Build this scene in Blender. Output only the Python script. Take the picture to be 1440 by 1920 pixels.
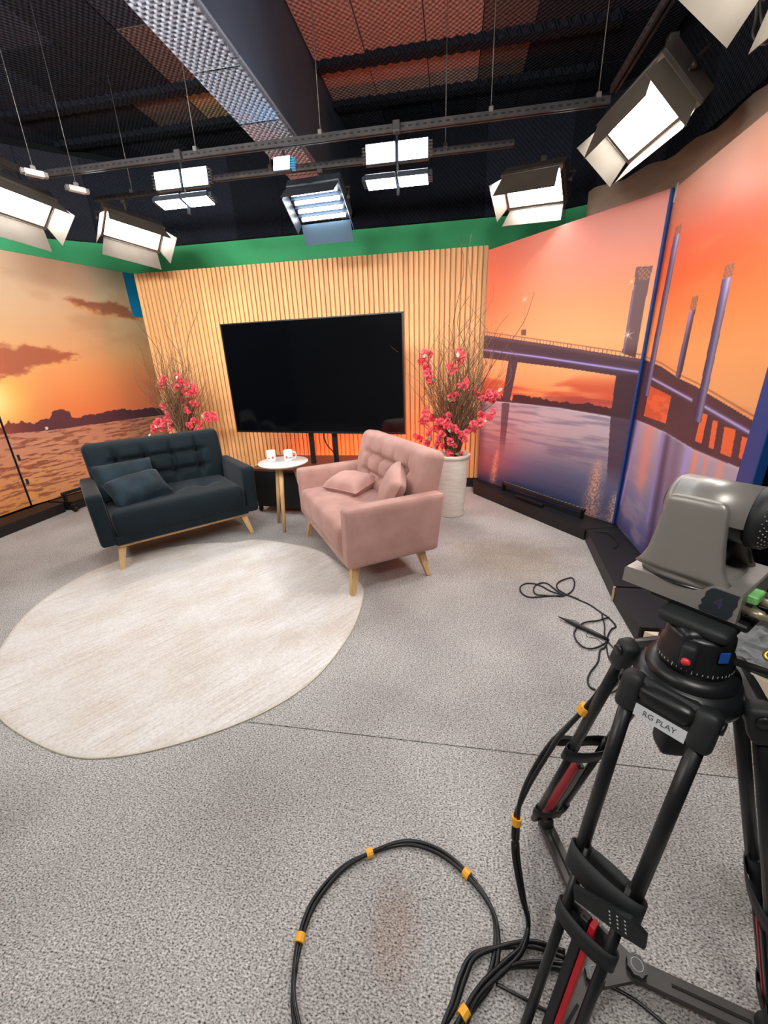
import bpy, bmesh, math, random
import numpy as np
from mathutils import Matrix, Vector

# ------------------------------------------------------------------ clear
for o in list(bpy.data.objects):
    bpy.data.objects.remove(o, do_unlink=True)
SC = bpy.context.scene
COL = SC.collection

def lin(c):
    """sRGB 0-255 (tuple or '#rrggbb') to linear rgb"""
    if isinstance(c, str):
        c = tuple(int(c[i:i + 2], 16) for i in (1, 3, 5))
    return tuple(((v / 255) / 12.92 if v <= 10.31 else ((v / 255 + .055) / 1.055) ** 2.4) for v in c)

# ------------------------------------------------------------------ camera
cam = bpy.data.cameras.new('camera')
cam.sensor_fit = 'VERTICAL'; cam.sensor_height = 36.0; cam.sensor_width = 27.0
cam.lens = 760 * 36 / 1920
cam.clip_start = 0.02; cam.clip_end = 60
camo = bpy.data.objects.new('camera', cam); COL.objects.link(camo)
# columns: right, down, forward (world axes: x along the slatted wall, y towards it, z up)
CM = ((0.986645, 0.023198, -0.161225), (0.15889, -0.354961, 0.92128), (-0.035856, -0.934593, -0.353907))
camo.matrix_world = Matrix(((CM[0][0], -CM[0][1], -CM[0][2], 0),
                            (CM[1][0], -CM[1][1], -CM[1][2], 0),
                            (CM[2][0], -CM[2][1], -CM[2][2], 1.45),
                            (0, 0, 0, 1)))
SC.camera = camo

# ------------------------------------------------------------------ world, exposure
W = bpy.data.worlds.new('world'); SC.world = W; W.use_nodes = True
W.node_tree.nodes['Background'].inputs[0].default_value = (.75, .85, 1, 1)
W.node_tree.nodes['Background'].inputs[1].default_value = 0.05
SC.view_settings.view_transform = 'Standard'
SC.view_settings.look = 'None'
SC.view_settings.exposure = 0.26
SC.view_settings.gamma = 1.0
SC.view_settings.use_curve_mapping = False

# strengths of the studio lamps' diffusers
LED_WARM = 58.0
LED_ADDED = 135.0  # for two added out-of-view lamps that brighten the sunset panel
FLOOD = 36.0
TUBE = 26.0

# ------------------------------------------------------------------ materials
MATS = {}
def mat(name, col, rough=.6, metal=0., col2=None, scale=20., bump=0., bscale=60., sheen=0., spec=.5,
        stretch=(1, 1, 1), emit=None, estr=0., coat=0., trans=0., alpha=1., lo=.35, hi=.65, detail=4., rnd=0.):
    if name in MATS: return MATS[name]
    m = bpy.data.materials.new(name); m.use_nodes = True
    N = m.node_tree.nodes; L = m.node_tree.links
    b = N['Principled BSDF']
    c = lin(col) + (1,)
    b.inputs['Base Color'].default_value = c
    b.inputs['Roughness'].default_value = rough
    b.inputs['Metallic'].default_value = metal
    b.inputs['Specular IOR Level'].default_value = spec
    if sheen:
        b.inputs['Sheen Weight'].default_value = sheen
        b.inputs['Sheen Roughness'].default_value = .4
    if coat: b.inputs['Coat Weight'].default_value = coat
    if trans: b.inputs['Transmission Weight'].default_value = trans
    if alpha < 1: b.inputs['Alpha'].default_value = alpha
    if emit:
        b.inputs['Emission Color'].default_value = lin(emit) + (1,)
        b.inputs['Emission Strength'].default_value = estr
    if col2 or bump:
        tc = N.new('ShaderNodeTexCoord'); mp = N.new('ShaderNodeMapping')
        mp.inputs['Scale'].default_value = stretch
        L.new(tc.outputs['Object'], mp.inputs['Vector'])
    if col2:
        nz = N.new('ShaderNodeTexNoise'); nz.inputs['Scale'].default_value = scale; nz.inputs['Detail'].default_value = detail
        L.new(mp.outputs[0], nz.inputs['Vector'])
        cr = N.new('ShaderNodeValToRGB')
        cr.color_ramp.elements[0].position = lo; cr.color_ramp.elements[0].color = c
        cr.color_ramp.elements[1].position = hi; cr.color_ramp.elements[1].color = lin(col2) + (1,)
        L.new(nz.outputs['Fac'], cr.inputs[0])
        out = cr.outputs[0]
        if rnd:
            oi = N.new('ShaderNodeObjectInfo'); hs = N.new('ShaderNodeHueSaturation')
            mr = N.new('ShaderNodeMapRange'); mr.inputs['To Min'].default_value = 1 - rnd; mr.inputs['To Max'].default_value = 1 + rnd
            L.new(oi.outputs['Random'], mr.inputs['Value']); L.new(mr.outputs[0], hs.inputs['Value'])
            L.new(out, hs.inputs['Color']); out = hs.outputs[0]
        L.new(out, b.inputs['Base Color'])
    if bump:
        n2 = N.new('ShaderNodeTexNoise'); n2.inputs['Scale'].default_value = bscale; n2.inputs['Detail'].default_value = 3
        L.new(mp.outputs[0], n2.inputs['Vector'])
        bp = N.new('ShaderNodeBump'); bp.inputs['Strength'].default_value = bump; bp.inputs['Distance'].default_value = .01
        L.new(n2.outputs['Fac'], bp.inputs['Height']); L.new(bp.outputs[0], b.inputs['Normal'])
    MATS[name] = m
    return m

def foam_mat(name, col, k=130., strength=.55):
    """egg-crate foam: product of sines as bump"""
    m = mat(name, col, .95, spec=.15)
    N = m.node_tree.nodes; L = m.node_tree.links; b = N['Principled BSDF']
    tc = N.new('ShaderNodeTexCoord'); sx = N.new('ShaderNodeSeparateXYZ'); L.new(tc.outputs['Object'], sx.inputs[0])
    def sin(sock, ph=0):
        a = N.new('ShaderNodeMath'); a.operation = 'MULTIPLY_ADD'; a.inputs[1].default_value = k; a.inputs[2].default_value = ph
        s = N.new('ShaderNodeMath'); s.operation = 'SINE'; L.new(sock, a.inputs[0]); L.new(a.outputs[0], s.inputs[0]); return s.outputs[0]
    ad = N.new('ShaderNodeMath'); ad.operation = 'ADD'; L.new(sx.outputs['Y'], ad.inputs[0]); L.new(sx.outputs['Z'], ad.inputs[1])
    mu = N.new('ShaderNodeMath'); mu.operation = 'MULTIPLY'; L.new(sin(sx.outputs['X']), mu.inputs[0]); L.new(sin(ad.outputs[0]), mu.inputs[1])
    bp = N.new('ShaderNodeBump'); bp.inputs['Strength'].default_value = strength; bp.inputs['Distance'].default_value = .02
    L.new(mu.outputs[0], bp.inputs['Height']); L.new(bp.outputs[0], b.inputs['Normal'])
    return m

# ------------------------------------------------------------------ mesh builder
def rotz(a): return Matrix.Rotation(a, 4, 'Z')
def frame(xa, ya, za, o=(0, 0, 0)):
    m = Matrix.Identity(4)
    for i in range(3):
        m[i][0] = xa[i]; m[i][1] = ya[i]; m[i][2] = za[i]; m[i][3] = o[i]
    return m

class G:
    def __init__(s): s.v = []; s.f = []; s.sm = []
    def add(s, vs, fs, smooth=False, mx=None):
        n = len(s.v)
        if mx is not None: vs = [tuple(mx @ Vector(p)) for p in vs]
        s.v += [tuple(p) for p in vs]
        s.f += [tuple(i + n for i in q) for q in fs]; s.sm += [smooth] * len(fs)
        return s
    def box(s, c, d, bev=0., mx=None):
        hx, hy, hz = d[0] / 2, d[1] / 2, d[2] / 2
        T = Matrix.Translation(c)
        if mx is not None: T = T @ mx
        if bev <= 0:
            vs = [(x, y, z) for x in (-hx, hx) for y in (-hy, hy) for z in (-hz, hz)]
            fs = [(0, 1, 3, 2), (4, 6, 7, 5), (0, 4, 5, 1), (2, 3, 7, 6), (0, 2, 6, 4), (1, 5, 7, 3)]
            return s.add(vs, fs, False, T)
        bev = min(bev, hx * .98, hy * .98, hz * .98)
        vs = []; idx = {}
        H = (hx, hy, hz)
        for sx in (-1, 1):
            for sy in (-1, 1):
                for sz in (-1, 1):
                    sg = (sx, sy, sz)
                    for ax in range(3):
                        p = [sg[i] * (H[i] - (0 if i == ax else bev)) for i in range(3)]
                        idx[(sg, ax)] = len(vs); vs.append(p)
        fs = []
        import itertools
        for ax in range(3):
            a, b = [i for i in range(3) if i != ax]
            for sg in (-1, 1):
                q = []
                for (u, w) in ((-1, -1), (1, -1), (1, 1), (-1, 1)):
                    t = [0, 0, 0]; t[ax] = sg; t[a] = u; t[b] = w; q.append(idx[(tuple(t), ax)])
                fs.append(q)
            for u in (-1, 1):
                for w in (-1, 1):
                    t0 = [0, 0, 0]; t0[a] = u; t0[b] = w
                    t1 = list(t0); t0[ax] = -1; t1[ax] = 1; t0 = tuple(t0); t1 = tuple(t1)
                    fs.append([idx[(t0, a)], idx[(t1, a)], idx[(t1, b)], idx[(t0, b)]])
        for sg in itertools.product((-1, 1), repeat=3):
            fs.append([idx[(sg, 0)], idx[(sg, 1)], idx[(sg, 2)]])
        return s.add(vs, fs, False, T)
    def prism(s, poly, z0, z1, mx=None, smooth=False):
        n = len(poly)
        vs = [(p[0], p[1], z0) for p in poly] + [(p[0], p[1], z1) for p in poly]
        fs = [tuple(range(n))[::-1], tuple(range(n, 2 * n))]
        s.add(vs, fs, False, mx)
        k = len(s.v) - 2 * n
        for i in range(n):
            j = (i + 1) % n
            s.f.append((k + i, k + j, k + n + j, k + n + i)); s.sm.append(smooth)
        return s
    def tube(s, pts, r, n=8, closed=False, mx=None, smooth=True):
        P = [Vector(p) for p in pts]; m = len(P)
        R = r if hasattr(r, '__len__') else [r] * m
        vs = []; fs = []
        T = []
        for i in range(m):
            if closed: d = P[(i + 1) % m] - P[i - 1]
            else: d = P[min(i + 1, m - 1)] - P[max(i - 1, 0)]
            T.append(d.normalized() if d.length > 1e-9 else Vector((0, 0, 1)))
        up = Vector((0, 0, 1)) if abs(T[0].z) < .9 else Vector((1, 0, 0))
        u = T[0].cross(up).normalized()
        for i in range(m):
            u = (u - T[i] * u.dot(T[i]))
            u = u.normalized() if u.length > 1e-6 else T[i].orthogonal().normalized()
            w = T[i].cross(u)
            for k in range(n):
                a = 2 * math.pi * k / n
                vs.append(P[i] + (u * math.cos(a) + w * math.sin(a)) * R[i])
        rng = m if closed else m - 1
        for i in range(rng):
            for k in range(n):
                a = i * n + k; b = i * n + (k + 1) % n; j = ((i + 1) % m) * n
                fs.append((a, b, j + (k + 1) % n, j + k))
        if not closed:
            s.add(vs, fs, smooth, mx); base = len(s.v) - len(vs)
            s.f.append(tuple(base + k for k in range(n))[::-1]); s.sm.append(False)
            s.f.append(tuple(base + (m - 1) * n + k for k in range(n))); s.sm.append(False)
            return s
        return s.add(vs, fs, smooth, mx)
    def lathe(s, prof, n=24, mx=None, smooth=True, sy=1.):
        vs = []; fs = []; m = len(prof)
        for (r, z) in prof:
            for k in range(n):
                a = 2 * math.pi * k / n
                vs.append((r * math.cos(a), r * math.sin(a) * sy, z))
        for i in range(m - 1):
            for k in range(n):
                fs.append((i * n + k, i * n + (k + 1) % n, (i + 1) * n + (k + 1) % n, (i + 1) * n + k))
        fs2 = []
        if prof[0][0] > 1e-6: fs2.append(tuple(range(n))[::-1])
        if prof[-1][0] > 1e-6: fs2.append(tuple((m - 1) * n + k for k in range(n)))
        s.add(vs, fs, smooth, mx); base = len(s.v) - len(vs)
        for q in fs2: s.f.append(tuple(base + i for i in q)); s.sm.append(False)
        return s
    def sphere(s, c, r, n=10, m=6, mx=None):
        T = Matrix.Translation(c)
        if mx is not None: T = T @ mx
        return s.lathe([(max(1e-7, r * math.sin(math.pi * i / m)), -r * math.cos(math.pi * i / m)) for i in range(m + 1)], n, T)
    def rbox(s, size, r, n=(12, 6, 8), disp=None, mx=None):
        """rounded box with a lattice on its surface; disp(p Nx3 array) -> displaced array"""
        H = np.array(size) / 2
        ts = []
        for k in n:
            l = np.linspace(-1, 1, k + 1); ts.append(.55 * l + .45 * np.sin(np.pi / 2 * l))
        idx = {}; ps = []; fs = []
        def vid(i, j, k):
            key = (i, j, k)
            if key not in idx:
                idx[key] = len(ps); ps.append((ts[0][i] * H[0], ts[1][j] * H[1], ts[2][k] * H[2]))
            return idx[key]
        nx, ny, nz = n
        for i in range(nx):
            for j in range(ny):
                for k in (0, nz): fs.append((vid(i, j, k), vid(i + 1, j, k), vid(i + 1, j + 1, k), vid(i, j + 1, k)))
        for i in range(nx):
            for k in range(nz):
                for j in (0, ny): fs.append((vid(i, j, k), vid(i + 1, j, k), vid(i + 1, j, k + 1), vid(i, j, k + 1)))
        for j in range(ny):
            for k in range(nz):
                for i in (0, nx): fs.append((vid(i, j, k), vid(i, j + 1, k), vid(i, j + 1, k + 1), vid(i, j, k + 1)))
        p = np.array(ps); r = min(r, H.min() * .999)
        inn = np.clip(p, -(H - r), H - r); d = p - inn
        l = np.linalg.norm(d, axis=1, keepdims=True); l[l < 1e-9] = 1
        p = inn + d / l * r
        if disp is not None: p = disp(p)
        return s.add([tuple(q) for q in p], fs, True, mx)
    def mesh(s, name, recalc=True):
        me = bpy.data.meshes.new(name)
        me.from_pydata(s.v, [], s.f)
        me.polygons.foreach_set('use_smooth', s.sm)
        if recalc:
            bm = bmesh.new(); bm.from_mesh(me)
            bmesh.ops.recalc_face_normals(bm, faces=bm.faces)
            bm.to_mesh(me); bm.free()
        me.update()
        return me

def thing(name, label, cat, loc=(0, 0, 0), rz=0., group=None, mx=None, kind=None):
    o = bpy.data.objects.new(name, None); COL.objects.link(o)
    o.empty_display_size = .05
    o.matrix_basis = mx if mx is not None else Matrix.Translation(loc) @ rotz(rz)
    if label: o['label'] = label
    if cat: o['category'] = cat
    if group: o['group'] = group
    if kind: o['kind'] = kind
    return o

def part(name, g, m, parent=None, loc=None, mx=None, label=None, kind=None, world=False, autosmooth=None):
    if isinstance(g, G):
        if world and parent is not None:
            iv = parent.matrix_basis.inverted()
            if parent.parent is not None: iv = iv @ parent.parent.matrix_basis.inverted()
            g.v = [tuple(iv @ Vector(p)) for p in g.v]
        me = g.mesh(name)
    else: me = g
    if m is not None and not me.materials: me.materials.append(m)
    o = bpy.data.objects.new(name, me); COL.objects.link(o)
    if parent is not None: o.parent = parent
    if mx is not None: o.matrix_basis = mx
    elif loc is not None: o.location = loc
    if label: o['label'] = label
    if kind: o['kind'] = kind
    return o

def tag(o, label, cat, group=None):
    o['label'] = label; o['category'] = cat
    if group: o['group'] = group
    return o

def struct(name, g, m, parent=None):
    o = part(name, g, m, parent)
    if parent is None: o['kind'] = 'structure'
    return o

def smooth_path(pts, k=6, closed=False):
    """Catmull-Rom"""
    P = [Vector(p) for p in pts]; n = len(P); out = []
    seg = n if closed else n - 1
    for i in range(seg):
        p1 = P[i]; p2 = P[(i + 1) % n]
        p0 = P[i - 1] if (i > 0 or closed) else p1
        p3 = P[(i + 2) % n] if (i + 2 < n or closed) else p2
        for j in range(k):
            t = j / k
            out.append(.5 * ((2 * p1) + (p2 - p0) * t + (2 * p0 - 5 * p1 + 4 * p2 - p3) * t * t + (3 * p1 - p0 - 3 * p2 + p3) * t ** 3))
    if not closed: out.append(P[-1])
    return out

def text_mesh(txt, size, depth=.0006):
    cu = bpy.data.curves.new('txt', 'FONT'); cu.body = txt; cu.size = size; cu.extrude = depth
    cu.align_x = 'CENTER'; cu.align_y = 'CENTER'
    o = bpy.data.objects.new('txt', cu); COL.objects.link(o)
    dg = bpy.context.evaluated_depsgraph_get()
    me = bpy.data.meshes.new_from_object(o.evaluated_get(dg))
    bpy.data.objects.remove(o, do_unlink=True)
    return me

RND = random.Random(7)

# ================================================================== SETTING
m_carpet = mat('carpet', (150, 146, 142), .95, spec=.1)
def _carpet(m):
    N = m.node_tree.nodes; L = m.node_tree.links; b = N['Principled BSDF']
    tc = N.new('ShaderNodeTexCoord')
    def noise(sc, det=3, st=(1, 1, 1)):
        mp = N.new('ShaderNodeMapping'); mp.inputs['Scale'].default_value = st; L.new(tc.outputs['Object'], mp.inputs[0])
        n = N.new('ShaderNodeTexNoise'); n.inputs['Scale'].default_value = sc; n.inputs['Detail'].default_value = det
        L.new(mp.outputs[0], n.inputs['Vector']); return n.outputs['Fac']
    def ramp(f, stops):
        r = N.new('ShaderNodeValToRGB'); e = r.color_ramp.elements
        e[0].position, e[0].color = stops[0][0], lin(stops[0][1]) + (1,)
        e[1].position, e[1].color = stops[-1][0], lin(stops[-1][1]) + (1,)
        for p, c in stops[1:-1]:
            k = e.new(p); k.color = lin(c) + (1,)
        L.new(f, r.inputs[0]); return r.outputs[0]
    def mix(a, c, f, mode='MIX'):
        x = N.new('ShaderNodeMix'); x.data_type = 'RGBA'; x.blend_type = mode
        if isinstance(f, float): x.inputs[0].default_value = f
        else: L.new(f, x.inputs[0])
        L.new(a, x.inputs[6]); L.new(c, x.inputs[7]); return x.outputs[2]
    fib = ramp(noise(150, 3, (1, 1.6, 1)), [(.30, (66, 65, 65)), (.43, (158, 156, 155)), (.56, (200, 198, 197)), (.72, (232, 230, 229))])
    fib2 = ramp(noise(60, 2), [(.35, (236, 235, 234)), (.65, (255, 255, 255))])
    big = ramp(noise(1.6, 3), [(.35, (225, 222, 220)), (.62, (255, 255, 252))])
    c = mix(mix(fib, fib2, 1., 'MULTIPLY'), big, 1., 'MULTIPLY')
    # spilled-drink stain and grubby patches
    def spot(x, y, rx, ry, colr, amt):
        global _c
        mp = N.new('ShaderNodeMapping'); mp.inputs['Location'].default_value = (-x / rx, -y / ry, 0); mp.inputs['Scale'].default_value = (1 / rx, 1 / ry, 0)
        L.new(tc.outputs['Object'], mp.inputs[0])
        ln = N.new('ShaderNodeVectorMath'); ln.operation = 'LENGTH'; L.new(mp.outputs[0], ln.inputs[0])
        a = N.new('ShaderNodeMath'); a.operation = 'MULTIPLY_ADD'; a.inputs[1].default_value = .9; L.new(noise(14), a.inputs[0]); L.new(ln.outputs['Value'], a.inputs[2])
        mr = N.new('ShaderNodeMapRange'); mr.inputs['From Min'].default_value = 1.6; mr.inputs['From Max'].default_value = .9; mr.inputs['To Max'].default_value = amt
        L.new(a.outputs[0], mr.inputs['Value'])
        rgb = N.new('ShaderNodeRGB'); rgb.outputs[0].default_value = lin(colr) + (1,)
        return rgb.outputs[0], mr.outputs[0]
    for a in ((-.123, .62, .075, .12, (240, 226, 217), .8), (.86, .80, .12, .10, (190, 190, 184), .8), (1.15, 1.28, .2, .12, (196, 186, 172), .7), (.45, 2.9, .5, .4, (222, 208, 186), .6)):
        col, f = spot(*a); c = mix(c, col, f, 'MULTIPLY')
    L.new(c, b.inputs['Base Color'])
    bp = N.new('ShaderNodeBump'); bp.inputs['Strength'].default_value = .5; bp.inputs['Distance'].default_value = .006
    L.new(noise(150, 3, (1, 1.6, 1)), bp.inputs['Height']); L.new(bp.outputs[0], b.inputs['Normal'])
_carpet(m_carpet)
m_dark = mat('dark_gap', (25, 24, 24), .9)
floor = struct('floor', G().box((-1.75, 1.75, -.06), (8.4, 8.6, .10)), m_dark)
part('carpet_sheet', G().box((-1.75, -.602, -.005), (8.3, 3.6, .01)), m_carpet, floor)
part('carpet_sheet', G().box((-1.75, 3.61, -.005), (8.3, 4.815, .01)), m_carpet, floor)

CEIL = 3.85; BW = 5.62
m_black = mat('black_paint', (22, 24, 29), .85, spec=.2)
m_foam = [foam_mat('foam_navy', (46, 50, 62)), foam_mat('foam_black', (34, 37, 46)), foam_mat('foam_grey', (58, 60, 70))]
m_foamp = foam_mat('foam_rose', (158, 130, 126)); m_foamb = foam_mat('foam_olive', (150, 132, 104)); m_foamd = foam_mat('foam_umber', (92, 80, 80))
m_green = mat('chroma_green', (78, 204, 134), .75, col2=(86, 212, 142), scale=3)
ceiling = struct('ceiling', G().box((-1.75, 1.75, CEIL + .05), (8.4, 8.6, .1)), m_black)
def fpanel(x0, x1, y0, y1, m, th=.03):
    x0 += .004; x1 -= .004; y0 += .004; y1 -= .004
    part('foam_panel', G().box(((x0 + x1) / 2, (y0 + y1) / 2, CEIL - th / 2), (x1 - x0, y1 - y0, th)), m, ceiling)
rowsY = [1.3, 2.2, 3.0, 3.75, 4.44, 5.0, 5.6]
colsX = [-5.2, -4.4, -3.7, -3.1, -2.55, -2.05, -1.53]
for j in range(len(rowsY) - 1):
    for i in range(len(colsX) - 1):
        m = m_foam[RND.randrange(2)]
        if j == 4 and i in (4, 5): m = m_foamb
        if j == 4 and i == 3 or (j == 3 and i in (4, 5)): m = m_foamd
        fpanel(colsX[i], colsX[i + 1], rowsY[j], rowsY[j + 1], m, .03 + .012 * RND.random())
cX = [-1.22, -.78, -.28, .16, .56, 1.1, 1.7]
for j in range(len(rowsY) - 1):
    for i in range(len(cX) - 1):
        m = m_foam[RND.randrange(2)]
        if j in (3, 4) and i < 3: m = m_foamp
        if (j in (3, 4) and i == 3) or (j == 2 and i < 4): m = m_foamd
        fpanel(cX[i], cX[i + 1], rowsY[j], rowsY[j + 1], m, .03 + .012 * RND.random())
# saw-edged dark foam strips across the ceiling
for (x0, x1) in ((-4.4, -1.53), (-1.22, 1.2)):
    for yc in (4.44, 5.03):
        n = int((x1 - x0) / .045); top = []; bot = []
        for i in range(n + 1):
            x = x0 + (x1 - x0) * i / n; top.append((x, yc + .05 + (.012 if i % 2 else -.012))); bot.append((x, yc - .05 + (.012 if i % 2 else -.012)))
        part('foam_strip', G().prism(bot + top[::-1], CEIL - .085, CEIL - .03), m_foam[1], ceiling)
# beam
m_beam = mat('beam_paint', (78, 88, 104), .6, col2=(66, 76, 92), scale=2)
m_egg = mat('egg_crate_foam', (150, 156, 168), .9, spec=.1)
beam = struct('trim_1', G().box((-1.373, 1.9, (3.07 + CEIL) / 2), (.29, 7.4, CEIL - 3.07)), m_beam)
def egg(x0, x1, y0, y1, z):
    p = .042; dx = p / 8; nx = int((x1 - x0) / dx); ny = int((y1 - y0) / dx)
    xs = np.linspace(x0, x1, nx + 1); ys = np.linspace(y0, y1, ny + 1)
    X, Y = np.meshgrid(xs, ys); cc = np.cos(2 * math.pi * X / p) * np.cos(2 * math.pi * Y / p * .8)
    ed = np.minimum(np.minimum(X - x0, x1 - X), np.minimum(Y - y0, y1 - Y)); Z = z + .030 * np.clip(cc, 0, 1) ** .6 * np.clip(ed / .01, 0, 1) - .003 * np.clip(-cc, 0, 1)
    v = np.stack([X, Y, Z], -1).reshape(-1, 3)
    i = np.arange(nx)[None, :] + (nx + 1) * np.arange(ny)[:, None]
    f = np.stack([i, i + 1, i + nx + 2, i + nx + 1], -1).reshape(-1, 4)
    g = G(); g.add(v.tolist(), f.tolist(), True)
    g.box(((x0 + x1) / 2, (y0 + y1) / 2, z + .042), (x1 - x0, y1 - y0, .016))
    return g
for (a, b) in ((1.9, 2.86), (2.875, 3.42), (3.435, 4.3), (4.315, 5.6)):
    part('foam_panel', egg(-1.522, -1.224, a, b, 3.02), m_egg, beam, label='grey egg crate foam under the beam')
# walls
GZ = 2.90
def wallseg(name, a, b, parts_foam=True, green=True):
    a = Vector((a[0], a[1], 0)); b = Vector((b[0], b[1], 0)); d = (b - a); L_ = d.length; d.normalize()
    n = Vector((d.y, -d.x, 0))     # towards the room when a->b runs left to right
    mx = frame(d, -n, (0, 0, 1), a)
    w = struct(name, G().add([], []).box((L_ / 2, .06, CEIL / 2), (L_, .12, CEIL)), m_black)
    w.matrix_basis = mx
    if green:
        part('green_screen', G().box((L_ / 2, -.008, GZ / 2 + .005), (L_, .016, GZ - .01)), m_green, w, label='chroma green painted band')
    if parts_foam:
        k = max(1, round(L_ / .62)); s = L_ / k
        for i in range(k):
            t = .02 + .014 * RND.random()
            part('foam_panel', G().box(((i + .5) * s, -t / 2, (GZ + CEIL - .1) / 2 + .004), (s - .006, t, CEIL - .1 - GZ - .01)), m_foam[RND.randrange(3)], w)
    return w
wallseg('wall_back', (-3.9, BW), (.9, BW))
wallseg('wall_left_corner', (-5.25, 4.42), (-3.9, BW))
wallseg('wall_left', (-5.3, -1.6), (-5.3, 4.44), True, False)
arc = [(.9 + .9 * math.sin(math.radians(t)), BW - .9 + .9 * math.cos(math.radians(t))) for t in (0, 18, 36, 54, 72, 90)]
for i in range(5): wallseg('wall_right_corner', arc[i], arc[i + 1], True, i < 2)
wallseg('wall_right', (1.8, BW - .9), (1.8, -1.6), True, False)
m_back = mat('back_wall_paint', (120, 118, 116), .8)
struct('wall_front', G().box((-1.75, -1.66, CEIL / 2), (7.2, .1, CEIL)), m_back)

# ------------------------------------------------------------------ slatted wall
m_wood = mat('honey_wood', (230, 182, 126), .5, col2=(218, 164, 106), scale=9, stretch=(6, 6, .35), rnd=.10, spec=.35)
m_woodb = mat('honey_wood_back', (214, 160, 104), .6, col2=(200, 146, 90), scale=9, stretch=(6, 6, .35))
X0, X1, ZS0, ZS1, YS = -3.581, .315, .10, 2.44, 4.70
sw = thing('slatted_wall', 'tall honey wood slatted wall panel behind the television', 'wall panel', ((X0 + X1) / 2, YS, 0))
part('backing_board', G().box((0, .035, (ZS0 + ZS1) / 2 - .003), (X1 - X0, .02, ZS1 - ZS0 - .012)), m_woodb, sw)
NS = 74; pit = (X1 - X0) / NS
gs = G(); w2 = pit * .415
gs.prism([(-w2, .026), (-w2 * .98, .004), (-w2 * .8, 0), (w2 * .8, 0), (w2 * .98, .004), (w2, .026)], ZS0, ZS1)
sme = gs.mesh('slat'); sme.materials.append(m_wood)
for i in range(NS):
    part('slat', sme, None, sw, loc=(X0 - (X0 + X1) / 2 + (i + .5) * pit, 0, 0))
m_plinth = mat('plinth_black', (17, 18, 21), .5, col2=(14, 15, 17), scale=6)
m_ply = mat('raw_edge', (214, 186, 140), .7)
tag(part('plinth', G().box(((X0 + X1) / 2 - .05, 4.705, .045), (X1 - X0 + .1, .07, .09)), m_plinth), 'narrow black base strip under the slatted wall', 'plinth')

# ------------------------------------------------------------------ printed backdrop panels
def vnoise(u, v, sc, seed, octs=4):
    r = np.zeros_like(u); amp = .5; rs = np.random.RandomState(seed); T = rs.rand(64, 64)
    for o in range(octs):
        x = u * sc * 2 ** o + 7.3 * o; y = v * sc * 2 ** o + 3.1 * o
        xi = np.floor(x).astype(int); yi = np.floor(y).astype(int); fx = x - xi; fy = y - yi
        fx = fx * fx * (3 - 2 * fx); fy = fy * fy * (3 - 2 * fy)
        g = lambda a, b: T[a % 64, b % 64]
        r += amp * ((g(xi, yi) * (1 - fx) + g(xi + 1, yi) * fx) * (1 - fy) + (g(xi, yi + 1) * (1 - fx) + g(xi + 1, yi + 1) * fx) * fy)
        amp *= .5
    return r / (1 - .5 ** octs)
def inside(poly, u, v):
    r = np.zeros(u.shape, bool); n = len(poly)
    for i in range(n):
        x1, y1 = poly[i]; x2, y2 = poly[(i + 1) % n]
        if y1 == y2: continue
        r ^= ((y1 > v) != (y2 > v)) & (u < (x2 - x1) * (v - y1) / (y2 - y1) + x1)
    return r
def dline(pts, u, v):
    best = np.full(u.shape, 9.); tt = np.zeros(u.shape); n = len(pts) - 1
    for i in range(n):
        ax, ay = pts[i]; bx, by = pts[i + 1]; dx, dy = bx - ax, by - ay
        t = np.clip(((u - ax) * dx + (v - ay) * dy) / (dx * dx + dy * dy), 0, 1)
        d = np.hypot(u - ax - t * dx, v - ay - t * dy); m = d < best
        best[m] = d[m]; tt[m] = (i + t[m]) / n
    return best, tt
def soft(poly, u, v, r):
    m = inside(poly, u, v).astype(float)
    for k in range(10):
        a = k * .628; q = r * (1 if k % 2 else .55); m += inside(poly, u + q * math.cos(a), v + .6 * q * math.sin(a))
    return m / 11
def grad(x, stops):
    xs = [s[0] for s in stops]; return np.stack([np.interp(x, xs, [s[1][k] for s in stops]) for k in range(3)], -1)
def over(c, m, col):
    m = np.asarray(m, float)[..., None]; return c * (1 - m) + np.array(col, float) * m
def sst(a, b, x):
    t = np.clip((x - a) / (b - a), 0, 1); return t * t * (3 - 2 * t)

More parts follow.
